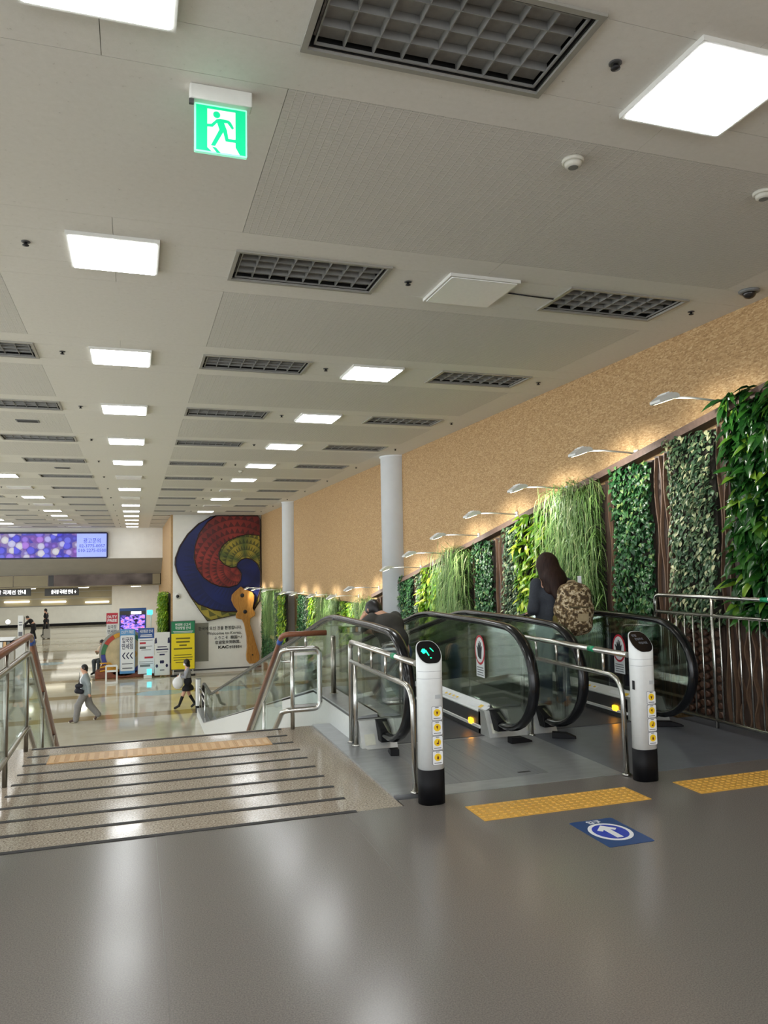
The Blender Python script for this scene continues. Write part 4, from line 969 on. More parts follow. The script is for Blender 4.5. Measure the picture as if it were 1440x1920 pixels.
for k in range(27):
    yy = 1.28-k*0.115
    if any(abs(yy-q_) < 0.03 for q_ in (0.68, -0.72, -1.85)): continue
    o = put('bar', bar, 'steel', fn); o.location = (0, yy, 0)
MB().tube([(0, 0.10, 1.165), (0, 0.02, 1.165)], 0.0202, 12).build('green_tape', 'tape_green', fn)
hoop = MB().tube(roundpath([(4.72, 6.72, 0.02), (4.72, 6.72, 0.86), (4.95, 6.46, 0.86)], 0.07), 0.011, 8).build('steel_hoop', 'steel'); tag(hoop, 'thin bent steel hoop joining the fence behind the newel', 'railing')

# ------------------------------------------------------------------ stair railings
SL = 0.58
def stair_path(x, pts): return [(x, y, z) for y, z in pts]
def down(y0, z0, L): return (y0+L, z0-SL*L)
def rail_left():
    x = -0.86; t = empty('stair_railing', (x, STAIR_Y, 0)); tag(t, 'glass stair railing with brown handrail along the open edge of the landing', 'railing'); L = 4.7
    P = lambda pts, r: roundpath([(0, a, b) for a, b in pts], r)
    MB().tube(P([(-3.6, 0.95), (0.05, 0.95), down(0.05, 0.95, L)], 0.12), 0.030, 12).build('handrail', 'wood_rail', t)
    MB().tube(P([(-3.6, 0.81), (0.0, 0.81), down(0.0, 0.81, L)], 0.08), 0.024, 12).build('upper_rail', 'steel_dark', t)
    MB().tube(P([(-3.6, 0.19), (0.0, 0.19), down(0.0, 0.19, L)], 0.08), 0.022, 12).build('lower_rail', 'steel_dark', t)
    MB().tube([(0, 0.105, 0.918), (0, 0.18, 0.875)], 0.032, 12).build('blue_tape', 'tape_blue', t)
    for yy in (-3.4, -2.3, -1.2, -0.1): MB().tube([(0, yy, 0.0), (0, yy, 0.95)], 0.018, 10).build('post', 'steel_dark', t)
    for k in range(1, 5): a = down(0, 0.95, k*1.1); MB().tube([(0, a[0], a[1]-0.9), (0, a[0], a[1])], 0.018, 10).build('post', 'steel_dark', t)
    for a, b in ((-3.36, -2.34), (-2.26, -1.24), (-1.16, -0.14)): MB().prism([(a, 0.22), (b, 0.22), (b, 0.78), (a, 0.78)], 'x', -0.005, 0.005).build('glass_panel', 'glass_clear', t)
    for k in range(4): a = 0.05+k*1.1; b = a+1.0; MB().prism([(a, 0.22-SL*a), (b, 0.22-SL*b), (b, 0.78-SL*b), (a, 0.78-SL*a)], 'x', -0.005, 0.005).build('glass_panel', 'glass_clear', t)
rail_left()
def rail_right():
    x = 1.31; t = empty('stair_railing', (x, 7.13, 0)); tag(t, 'glass stair railing with brown handrail ending in a rounded steel loop', 'railing'); L = 4.7
    P = lambda pts, r: roundpath(pts, r)
    D = lambda y0, z0, l: (0, y0+l, z0-SL*l)
    MB().tube(P([(0.42, 0, 0.875), (0, 0, 0.875), D(0.0, 0.875, L)], 0.08), 0.026, 12).build('handrail', 'wood_rail', t)
    MB().tube(P([D(0.02, 0.735, L), (0, 0, 0.735), (0.35, 0, 0.735), (0.35, 0, 0.175), (0.0, 0, 0.175), D(0.02, 0.165, L)], 0.07), 0.025, 12).build('steel_loop', 'steel', t)
    MB().tube([(0, 0.085, 0.826), (0, 0.16, 0.782)], 0.028, 12).build('blue_tape', 'tape_blue', t)
    MB().tube([(0.09, 0, 0.0), (0.09, 0, 0.735)], 0.020, 10).build('post', 'steel', t)
    MB().tube([(0.22, 0, 0.735), (0.22, 0, 0.875)], 0.012, 8).build('handrail_bracket', 'steel', t)
    MB().tube([(0.09, 0, 0.62), (0.0, 0.08, 0.62)], 0.012, 8).build('stay', 'steel', t)
    for z in (0.69, 0.21): MB().box(0.1, 0.33, -0.012, 0.012, z-0.012, z+0.012).build('glass_clamp', 'steel', t)
    MB().prism([(0.11, 0.2), (0.32, 0.2), (0.32, 0.7), (0.11, 0.7)], 'y', -0.005, 0.005).build('glass_panel', 'glass_clear', t)
    for k in range(1, 5): a = D(0, 0.735, k*1.1); MB().tube([(0, a[1], a[2]-0.72), (0, a[1], a[2])], 0.018, 10).build('post', 'steel', t)
    for k in range(4): a = 0.06+k*1.1; b = a+1.0; MB().prism([(a, 0.20-SL*a), (b, 0.20-SL*b), (b, 0.71-SL*b), (a, 0.71-SL*a)], 'x', -0.005, 0.005).build('glass_panel', 'glass_clear', t)
rail_right()

# ------------------------------------------------------------------ tactile strips, floor sticker
dot = MB()
def tactile(x0, y0, n, dx, label, dots=True):
    t = empty('tactile_strip', (x0, y0, 0)); tag(t, label, 'tactile paving')
    first = None
    for k in range(n):
        if first is None:
            mb = MB().box(0.001, dx-0.001, 0, 0.28, 0.0005, 0.004)
            if dots:
                for i in range(6):
                    for j in range(6): mb.lathe([(0.0145, 0.004), (0.0135, 0.007), (0.008, 0.009)], ((i+0.5)*dx/6, (j+0.5)*0.28/6, 0), 8)
            first = mb.build('tile', 'yellow' if dots else 'ochre', t)
            if not dots:
                for i in range(4): box('ridge', 'ochre_light', ((i+0.2)*dx/4, (i+0.7)*dx/4, 0.008, 0.232, 0.004, 0.008), first)
        else:
            c = copy_tree(first, t); c.location = (k*dx, 0, 0)
    return t
tactile(1.95, 4.18, 4, 0.29, 'yellow dotted tactile strip on the grey floor behind the blue arrow sticker')
tactile(3.475, 4.16, 5, 0.29, 'yellow dotted tactile strip on the grey floor beyond the lettered bollard')
tl = tactile(-0.65, 6.585, 6, 0.295, 'ochre ridged tactile strip at the top of the granite stairs', False); tl.location.z = 0.0005
ms = empty('floor_sticker', (2.525, 3.77, 0.0005)); tag(ms, 'blue floor sticker with a white arrow inside a white ring', 'floor sticker')
MB().prism(rrect(0, 0, 0.285, 0.405, 0.012, 3), 'z', 0, 0.0015).build('sheet', 'mat_blue', ms)
MB().prism(circ(0, 0.0, 0.118, 40, 0.135), 'z', 0.0015, 0.002).build('white_ring', 'sticker', ms)
MB().prism(circ(0, 0.0, 0.096, 40, 0.112), 'z', 0.002, 0.0025).build('blue_disc', 'mat_cobalt', ms)
MB().prism([(0, 0.10), (0.062, 0.035), (0.04, 0.012), (0.02, 0.034), (0.02, -0.095), (-0.02, -0.095), (-0.02, 0.034), (-0.04, 0.012), (-0.062, 0.035)], 'z', 0.0025, 0.003).build('arrow', 'sticker', ms)
text('lettering', '입구', 0.05, 'sticker', ms, (0.0, 0.162, 0.0018), (1, 0, 0), (0, 1, 0), bold=0.02, depth=0.0003)
# ================================================================== LOWER HALL THINGS
def banner(pa, pb, y, label, name='standing_banner', th=0.05, body='sticker'):
    a = ony(pa[0], pa[1], y); b = ony(pb[0], pb[1], y)
    zb_ = max(b.z, ZL+0.01); t = empty(name, ((a.x+b.x)/2, y, ZL)); tag(t, label, 'banner stand'); w = (b.x-a.x)/2; h = a.z-ZL; z0 = zb_-ZL
    MB().box(-w, w, -th/2, th/2, z0, h).build('board', body, t)
    return t, w, z0, h
def lines(t, rows, w, y, m='ink_grey', nm='text_line'):
    for (z, ww, hh) in rows: box(nm, m, (-ww*w, ww*w, y-0.004, y, z-hh, z+hh), t)
yb1 = 33.0
t, w, z0, h = banner((225, 1180), (253, 1262), yb1, 'blue and white duty free banner stand with three chevrons', body='sky_blue'); hh = h-z0
MB().prism(rrect(0, z0+hh*0.46, 1.86*w, hh*0.80, 0.05, 3), 'y', -0.034, -0.026).build('white_field', 'sticker', t)
text('lettering', 'DUTY FREE', 0.17, 'sticker', t, (0, -0.03, h-0.13), fit=w*1.6, bold=0.01)
text('lettering', '입국장', 0.25, 'navy', t, (0, -0.037, z0+hh*0.74), fit=w*1.45, bold=0.015)
text('lettering', '면세점', 0.25, 'navy', t, (0, -0.037, z0+hh*0.60), fit=w*1.45, bold=0.015)
for k in range(3):
    cx = (-0.52+k*0.5)*w; zc_ = z0+hh*0.40; MB().prism([(cx-0.2*w, zc_), (cx+0.12*w, zc_+0.13), (cx+0.28*w, zc_+0.13), (cx-0.02*w, zc_), (cx+0.28*w, zc_-0.13), (cx+0.12*w, zc_-0.13)], 'y', -0.038, -0.034).build('chevron', 'navy', t)
lines(t, [(z0+hh*0.22, 0.7, 0.018), (z0+hh*0.12, 0.66, 0.022)], w, -0.034)
t, w, z0, h = banner((259, 1178), (289, 1262), 33.05, 'banner stand with blue heading and red highlighted lines'); hh = h-z0
box('heading', 'sign_blue', (-w, w, -0.03, -0.0255, h-0.42, h), t)
text('lettering', '세관통관 안내', 0.14, 'sticker', t, (0, -0.032, h-0.14), fit=w*1.6, bold=0.01); lines(t, [(h-0.28, 0.7, 0.016), (h-0.34, 0.75, 0.014)], w, -0.03, 'sticker')
lines(t, [(z0+hh*0.73, 0.8, 0.01), (z0+hh*0.60, 0.75, 0.01), (z0+hh*0.52, 0.6, 0.01), (z0+hh*0.26, 0.85, 0.01), (z0+hh*0.22, 0.85, 0.01)], w, -0.0255)
box('red_tab', 'sign_red', (-0.8*w, -0.05*w, -0.029, -0.0255, z0+hh*0.65, z0+hh*0.69), t); box('dark_tab', 'dark_grey', (-0.8*w, -0.05*w, -0.029, -0.0255, z0+hh*0.545, z0+hh*0.585), t)
box('red_tab', 'sign_red', (-0.2*w, 0.85*w, -0.029, -0.0255, z0+hh*0.33, z0+hh*0.37), t); box('grey_tab', 'mid_grey', (-0.75*w, 0.5*w, -0.029, -0.0255, z0+hh*0.15, z0+hh*0.2), t)
t, w, z0, h = banner((290, 1186), (318, 1265), 32.8, 'pale white banner stand with small figures before the plants', body='white'); hh = h-z0
lines(t, [(z0+hh*0.66, 0.62, 0.02), (z0+hh*0.60, 0.8, 0.025), (z0+hh*0.48, 0.35, 0.03)], w, -0.0255, 'navy'); lines(t, [(z0+hh*0.54, 0.7, 0.012), (z0+hh*0.12, 0.3, 0.02)], w, -0.0255)
for cx in (-0.7, -0.15, 0.1, 0.62): MB().prism(circ(cx*w, z0+hh*(0.31 if abs(cx) < 0.5 else 0.22), 0.05, 10, 0.07), 'y', -0.03, -0.0255).build('small_figure', 'navy', t)
for cx in (-0.85, 0.85): MB().prism([(cx*w-0.04, z0+hh*0.74), (cx*w+0.05, z0+hh*0.75), (cx*w+0.03, z0+hh*0.88), (cx*w-0.03, z0+hh*0.86)], 'y', -0.03, -0.0255).build('print_figure', 'navy', t)
t, w, z0, h = banner((320, 1165), (366, 1254), 32.65, 'large yellow notice board with green heading on a low frame', 'notice_board', body='dark_grey'); hh = h-z0
box('yellow_sheet', 'banner_yellow', (-w+0.03, w-0.03, -0.034, -0.0255, z0+0.02, h-hh*0.26), t); box('green_heading', 'green_sign', (-w+0.03, w-0.03, -0.034, -0.0255, h-hh*0.26, h-0.02), t)
text('lettering', '변경된 신고서', 0.13, 'sticker', t, (0, -0.036, h-hh*0.08), fit=w*1.25, bold=0.015); text('lettering', '작성방법 안내', 0.13, 'sticker', t, (0, -0.036, h-hh*0.15), fit=w*1.25, bold=0.015)
lines(t, [(h-hh*0.215, 0.82, 0.012), (h-hh*0.24, 0.75, 0.008)], w, -0.034, 'sticker'); lines(t, [(z0+hh*0.64, 0.58, 0.03), (z0+hh*0.57, 0.55, 0.032), (z0+hh*0.50, 0.3, 0.03), (z0+hh*0.43, 0.75, 0.028), (z0+hh*0.30, 0.7, 0.016), (z0+hh*0.25, 0.78, 0.016), (z0+hh*0.20, 0.75, 0.016), (z0+hh*0.15, 0.6, 0.014)], w, -0.034, mat('olive_ink', (110, 100, 20), 0.5))
for sx in (-1, 1): box('leg', 'steel', (sx*(w-0.1)-0.03, sx*(w-0.1)+0.03, -0.02, 0.02, 0, z0), t)
box('foot_bar', 'black', (-w, w, -0.12, 0.12, 0.001, 0.05), t)
# duty free pylon
t, w, z0, h = banner((200, 1150), (220, 1268), 35.6, 'tall red topped duty free pylon behind the drum', 'sign_pylon', 0.2, 'white')
box('red_head', 'sign_red', (-w-0.005, w+0.005, -0.11, 0.11, h-0.45, h+0.003), t)
text('lettering', 'DUTY', 0.16, 'sticker', t, (0, -0.115, h-0.16), fit=w*1.7, bold=0.03); text('lettering', 'FREE', 0.16, 'sticker', t, (0, -0.115, h-0.32), fit=w*1.7, bold=0.03)
text('lettering', '입국장', 0.17, 'ink_grey', t, (0, -0.105, h-0.6), fit=w*1.6, bold=0.02); text('lettering', '면세점', 0.17, 'ink_grey', t, (0, -0.105, h-0.8), fit=w*1.6, bold=0.02)
# video wall behind the banners
a = ony(224, 1141, 36.5); b = ony(274, 1180, 36.5); t = empty('video_display', ((a.x+b.x)/2, 36.5, ZL)); tag(t, 'bright video display with purple dancers above the banners', 'screen'); w = (b.x-a.x)/2
MB().box(-w, w, -0.1, 0.1, 0, a.z-ZL).build('cabinet', 'sign_blue', t)
def m_dance():
    tt = NT('dance_video'); n = tt.n('ShaderNodeTexNoise', i_Scale=4.5, i_Detail=3.0, i_Distortion=1.2); tt.l(tt.obj((1, 0.01, 1.6)), n.inputs['Vector'])
    c = tt.ramp(n.outputs['Fac'], [(0.38, lin((16, 12, 30))), (0.5, lin((120, 96, 230))), (0.58, lin((190, 150, 240))), (0.66, lin((240, 110, 150)))]); tt.l(c, tt.b.inputs['Emission Color']); tt.b.inputs['Emission Strength'].default_value = 0.9; tt.b.inputs['Base Color'].default_value = (0.02, 0.02, 0.02, 1); return tt.m
box('picture', m_dance(), (-w+0.06, w-0.06, -0.115, -0.101, b.z-ZL-0.15, a.z-ZL-0.30), t)
box('header_strip', 'dark_grey', (-w+0.02, w-0.02, -0.112, -0.101, a.z-ZL-0.28, a.z-ZL-0.12), t); box('header_light', 'lit_white', (-0.08, 0.36, -0.118, -0.112, a.z-ZL-0.26, a.z-ZL-0.15), t)
a = ony(281, 1148, 36.4); o = empty('lit_sign', (a.x, 36.4, a.z)); tag(o, 'small glowing cyan sign beside the video display', 'sign'); box('sign_box', 'cyan_sign', (-0.12, 0.12, -0.05, 0.05, -0.1, 0.1), o); MB().tube([(0.05, 0.05, 0), (0.05, 0.05, ZL-a.z)], 0.03, 8).build('stand_pole', 'white', o)
a = ony(278, 1258, 32.6); o = empty('robot_cleaner', (a.x, 32.6, ZL)); tag(o, 'small device with a glowing cyan screen on the floor before the banners', 'device'); box('body', 'white', (-0.18, 0.14, -0.1, 0.1, 0.001, 0.14), o, 0.02); box('screen', 'cyan_sign', (-0.05, 0.13, -0.09, 0.05, 0.14, 0.36), o)
# white easel
a = ony(199, 1249, 31.6); b = ony(219, 1274, 31.6); w = (b.x-a.x)/2; t = empty('white_easel', ((a.x+b.x)/2, 31.6, ZL)); tag(t, 'small white frame stand before the drum', 'stand')
h = a.z-ZL
for sx in (-1, 1): box('upright', 'white', (sx*w-0.03, sx*w+0.03, -0.03, 0.03, 0.001, h), t)
for z in (0.04, h-0.2, h): box('crossbar', 'white', (-w, w, -0.028, 0.028, z-0.035, z+0.035), t)
# big drum
dcx = ony(233, 1224, 33.6); dr = empty('big_drum', (dcx.x, 33.6, ZL)); tag(dr, 'large barrel drum with painted rim on a carved wooden stand', 'drum'); R = 0.90; cz = dcx.z-ZL
sk = MB().lathe([(R*0.80, 0.42), (R*0.80, 0.43)], (0, 0, cz), 40, 'y').build('drum_skin', mat('drum_hide', (196, 178, 138), 0.5, 0, 0.15, 4), dr)
MB().lathe([(R*0.96, -0.4), (R*1.08, 0.0), (R*1.0, 0.30), (R*0.99, 0.40)], (0, 0, cz), 40, 'y').build('barrel', mat('drum_barrel', (120, 122, 112), 0.5, 0, 0.1), dr)
for k in range(12):
    m_ = [mat('drum_red', (178, 62, 44)), mat('drum_amber', (206, 150, 40)), mat('drum_blue', (52, 60, 140)), mat('drum_green', (60, 118, 76))][(k*3) % 4 if k % 2 else k % 4]
    a0, a1 = 2*math.pi*k/12, 2*math.pi*(k+1)/12-0.02; pts = [(R*0.98*math.cos(a0+(a1-a0)*i/4), cz+R*0.98*math.sin(a0+(a1-a0)*i/4)) for i in range(5)]+[(R*0.80*math.cos(a0+(a1-a0)*i/4), cz+R*0.80*math.sin(a0+(a1-a0)*i/4)) for i in range(4, -1, -1)]
    MB().prism(pts, 'y', -0.45, -0.40).build('painted_segment', m_, dr)
MB().prism(circ(0.34, cz-0.02, 0.16, 18), 'y', -0.45, -0.432).build('emblem', mat('drum_amber', (206, 150, 40)), dr)
M['red_wood'] = mat('carved_red_wood', (126, 66, 40), 0.4, 0, 0.3, 6)
MB().box(-1.1, 1.4, -0.45, 0.45, 0.001, 0.28).build('stand_base', 'red_wood', dr, 0.02)
for sx in (-0.85, 0.85): MB().prism([(sx-0.14, 0.28), (sx+0.14, 0.28), (sx+0.06-0.1*sx, cz-0.35), (sx-0.06-0.1*sx, cz-0.35)], 'y', -0.35, 0.35).build('stand_leg', 'red_wood', dr)
for k in range(3): MB().tube([(-0.92, -0.46, 0.3+k*0.16), (-0.55, -0.47, 0.36+k*0.13), (-0.2, -0.46, 0.3)], 0.03, 8).build('carving', mat('drum_amber', (206, 150, 40)), dr)
# information corner on the left
a = onz(18, 1262, ZL); t = empty('white_pedestal', (ony(36, 1196, 33).x, 33.0, ZL)); tag(t, 'plain white pedestal box beyond the stair railing', 'pedestal')
zt_ = ony(36, 1196, 33.0).z-ZL; MB().box(-0.34, 0.30, -0.25, 0.25, 0.001, zt_-0.04).build('body', 'white', t, 0.01); box('top_plate', 'plaster_grey', (-0.36, 0.32, -0.27, 0.27, zt_-0.04, zt_), t)
p = ony(39, 1154, 33.0); t2 = empty('pillar_sign', (p.x, 33.0, ZL+zt_)); tag(t2, 'slim white upright sign standing on the white pedestal', 'sign')
box('board', 'white', (-0.10, 0.09, -0.02, 0.02, 0.001, p.z-ZL-zt_), t2); lines(t2, [(0.6, 0.3, 0.02), (0.5, 0.3, 0.02), (0.15, 0.35, 0.08)], 0.2, -0.0205)
MB().tube([(0.13, 0.0, 0.001), (0.13, 0.0, p.z-ZL-zt_-0.05)], 0.012, 8).build('edge_pole', 'dark_grey', t2)
ct = empty('round_counter', (-8.2, 38.0, ZL)); tag(ct, 'dark round counter with green top beyond the stair railing', 'counter')
zt2 = ony(10, 1180, 38).z-ZL
MB().lathe([(1.5, 0.001), (1.5, zt2-0.45), (1.62, zt2-0.42), (1.62, zt2-0.02), (1.3, zt2)], (0, 0, 0), 32).build('body', 'dark_grey', ct); MB().lathe([(1.45, zt2), (1.3, zt2+0.14), (1.2, zt2+0.16)], (0, 0, 0), 32).build('green_top', mat('counter_green', (84, 104, 56), 0.5), ct)
p = ony(15, 1166, 38.0); gl = empty('globe_lamp', (p.x, 38.0, zt2+ZL+0.16)); tag(gl, 'small glowing globe lamp on the round counter', 'lamp')
MB().lathe([(0.05, 0), (0.03, 0.03), (0.02, max(0.05, p.z-0.1-(zt2+ZL+0.16)))], (0, 0, 0), 12).build('stem', 'dark_grey', gl)
zc_ = p.z-(zt2+ZL+0.16); MB().lathe([(0.10*math.sin(a_), zc_-0.10*math.cos(a_)) for a_ in [0.1+i*0.29 for i in range(11)]], (0, 0, 0), 16).build('globe', 'lit_white', gl)
rk = empty('brochure_rack', (ony(12, 1205, 31).x, 31.0, ZL)); tag(rk, 'low rack with an open brochure beside the white pedestal', 'rack')
zt3 = ony(12, 1196, 31).z-ZL
box('shelf_body', 'plaster_grey', (-0.6, 0.28, -0.2, 0.2, 0.001, zt3-0.35), rk); box('dark_shelf', 'black', (-0.6, 0.3, -0.18, 0.2, zt3-0.35, zt3-0.1), rk)
for k in range(6): box('booklet', ['sticker', 'ochre_light', 'mid_grey'][k % 3], (-0.55+k*0.12, -0.46+k*0.12, -0.21, -0.18, zt3-0.33, zt3-0.13), rk)
o = MB().quad((-0.5, -0.15, zt3-0.09), (0.2, -0.15, zt3-0.09), (0.3, 0.15, zt3+0.02), (-0.3, 0.15, zt3+0.02)).build('open_brochure', 'sticker', rk)
# lower end of the first walkway: bollard, guard
p = onz(372, 1336, ZL); t = empty('entry_bollard', (p.x, p.y, ZL)); tag(t, 'white bollard with black foot at the lower end of the walkway', 'bollard')
MB().prism(rrect(0, 0, 0.17, 0.13, 0.06, 5), 'z', 0.001, 0.21).build('base', 'black', t); MB().prism(rrect(0, 0, 0.165, 0.125, 0.06, 5), 'z', 0.21, 1.0).build('body', 'white_gloss', t); MB().prism(rrect(0, 0, 0.15, 0.11, 0.05, 5), 'z', 1.0, 1.03).build('cap', 'mid_grey', t)
t = empty('guard_rail', (1.86, 22.9, ZL)); tag(t, 'steel guard rail at the lower end of the walkway', 'railing')
for z in (0.84, 0.66): MB().tube([(0, -0.9, z), (0, 0.9, z)], 0.021, 10).build('rail', 'steel', t)
for yy in (-0.9, 0.85): MB().tube([(0, yy, 0.001), (0, yy, 0.84)], 0.021, 10).build('post', 'steel', t)

# ================================================================== PEOPLE
def sdf_mesh(name, prims, res=0.012, k=0.03, cuts=()):
    """prims: ('c', a, b, ra, rb[, k]) round cone / ('e', centre, radii[, k]) ellipsoid; cuts: (point, normal) keep the side the normal points away from"""
    lo = np.full(3, 1e9); hi = -lo
    for p in prims:
        if p[0] == 'c': pts = [np.array(p[1]), np.array(p[2])]; r = max(p[3], p[4])
        else: pts = [np.array(p[1])]; r = max(p[2])
        for q in pts: lo = np.minimum(lo, q-r); hi = np.maximum(hi, q+r)
    lo -= 0.05; hi += 0.05; n = np.ceil((hi-lo)/res).astype(int)+1
    ax = [lo[i]+res*np.arange(n[i]) for i in range(3)]
    D = np.full(n, 0.2, dtype=np.float32)
    for p in prims:
        kk = k
        if p[0] == 'c':
            a = np.array(p[1], float); b = np.array(p[2], float); ra, rb = p[3], p[4]; kk = p[5] if len(p) > 5 else k
            l = np.minimum(a-ra, b-rb); u = np.maximum(a+ra, b+rb)
            l = np.minimum(np.minimum(a-max(ra, rb), b-max(ra, rb)), l); u = np.maximum(np.maximum(a+max(ra, rb), b+max(ra, rb)), u)
        else:
            a = np.array(p[1], float); rr = np.array(p[2], float); kk = p[3] if len(p) > 3 else k; l = a-rr; u = a+rr
        pad = kk+2*res; i0 = np.maximum(0, np.floor((l-pad-lo)/res).astype(int)); i1 = np.minimum(n, np.ceil((u+pad-lo)/res).astype(int)+1)
        sl = tuple(slice(i0[i], i1[i]) for i in range(3))
        X, Y_, Z = np.meshgrid(*[ax[i][sl[i]] for i in range(3)], indexing='ij')
        if p[0] == 'c':
            ba = b-a; L2 = max(ba@ba, 1e-9); t = np.clip(((X-a[0])*ba[0]+(Y_-a[1])*ba[1]+(Z-a[2])*ba[2])/L2, 0, 1)
            d = np.sqrt((X-a[0]-t*ba[0])**2+(Y_-a[1]-t*ba[1])**2+(Z-a[2]-t*ba[2])**2)-(ra+(rb-ra)*t)
        else:
            q = np.sqrt(((X-a[0])/rr[0])**2+((Y_-a[1])/rr[1])**2+((Z-a[2])/rr[2])**2); d = (q-1)*min(rr)
        C = D[sl]; h = np.clip(0.5+0.5*(C-d)/kk, 0, 1); D[sl] = C*(1-h)+d*h-kk*h*(1-h)
    if cuts:
        X, Y_, Z = np.meshgrid(*ax, indexing='ij')
        for (pt, nn) in cuts:
            nn = np.array(nn, float)/np.linalg.norm(nn); D = np.maximum(D, (X-pt[0])*nn[0]+(Y_-pt[1])*nn[1]+(Z-pt[2])*nn[2])
    sgn = D < 0; c = n-1
    acc = np.zeros((*c, 3)); cnt = np.zeros(c)
    corners = [(i, j, kz) for i in (0, 1) for j in (0, 1) for kz in (0, 1)]
    def cs(o): return tuple(slice(o[i], o[i]+c[i]) for i in range(3))
    for a_ in range(8):
        for b_ in range(a_+1, 8):
            ca, cb = corners[a_], corners[b_]
            if sum(abs(ca[i]-cb[i]) for i in range(3)) != 1: continue
            da, db = D[cs(ca)], D[cs(cb)]; m_ = (da < 0) != (db < 0)
            if not m_.any(): continue
            t = np.where(m_, da/np.where(m_, da-db, 1), 0)
            for i in range(3): acc[..., i] += np.where(m_, ca[i]+(cb[i]-ca[i])*t, 0)
            cnt += m_
    act = cnt > 0; idx = -np.ones(c, dtype=int); idx[act] = np.arange(act.sum())
    ii = np.argwhere(act); V = lo+(ii+acc[act]/cnt[act][:, None])*res
    F = []
    for axn in range(3):
        o = [0, 0, 0]; o[axn] = 1
        s0 = sgn[tuple(slice(0, n[i]-o[i]) for i in range(3))]; s1 = sgn[tuple(slice(o[i], n[i]) for i in range(3))]
        e = np.argwhere(s0 != s1); u_, v_ = [(1, 2), (2, 0), (0, 1)][axn]
        for q in e:
            if q[u_] == 0 or q[v_] == 0: continue
            q00 = q.copy(); q10 = q.copy(); q10[u_] -= 1; q11 = q10.copy(); q11[v_] -= 1; q01 = q.copy(); q01[v_] -= 1
            try: f = (idx[tuple(q00)], idx[tuple(q10)], idx[tuple(q11)], idx[tuple(q01)])
            except IndexError: continue
            F.append(f if s0[tuple(q)] else f[::-1])
    me = bpy.data.meshes.new(name); me.from_pydata(V.tolist(), [], [tuple(int(x) for x in f) for f in F]); me.polygons.foreach_set('use_smooth', [True]*len(F)); me.update(); return me
SKIN = mat('skin', (206, 160, 134), 0.5, 0, 0.05); HAIR = mat('black_hair', (20, 17, 17), 0.4, 0, 0.3, 60, stretch=(1, 1, 0.1))
def V3(*a): return np.array(a, float)
def hand(wr, d, side, r=0.0085, curl=0.5):
    """palm and five fingers from the wrist along d; side = thumb direction"""
    d = np.array(d, float); d /= np.linalg.norm(d); s = np.array(side, float); s -= d*(s@d); s /= np.linalg.norm(s); nn = np.cross(d, s)
    P = [('c', wr, wr+d*0.075+s*0.0, 0.024, 0.030, 0.02)]
    for k, ln in enumerate((0.062, 0.072, 0.066, 0.05)):
        o = wr+d*0.085+s*(0.030-0.021*k); m1 = o+d*ln*0.5+nn*curl*0.012; m2 = m1+d*ln*0.42+nn*curl*0.032
        P += [('c', o, m1, r, r*0.95, 0.006), ('c', m1, m2, r*0.95, r*0.8, 0.006)]
    o = wr+d*0.03+s*0.026; m1 = o+d*0.03+s*0.022; P += [('c', o, m1, r*1.2, r, 0.008), ('c', m1, m1+d*0.03+s*0.004, r, r*0.85, 0.006)]
    return P
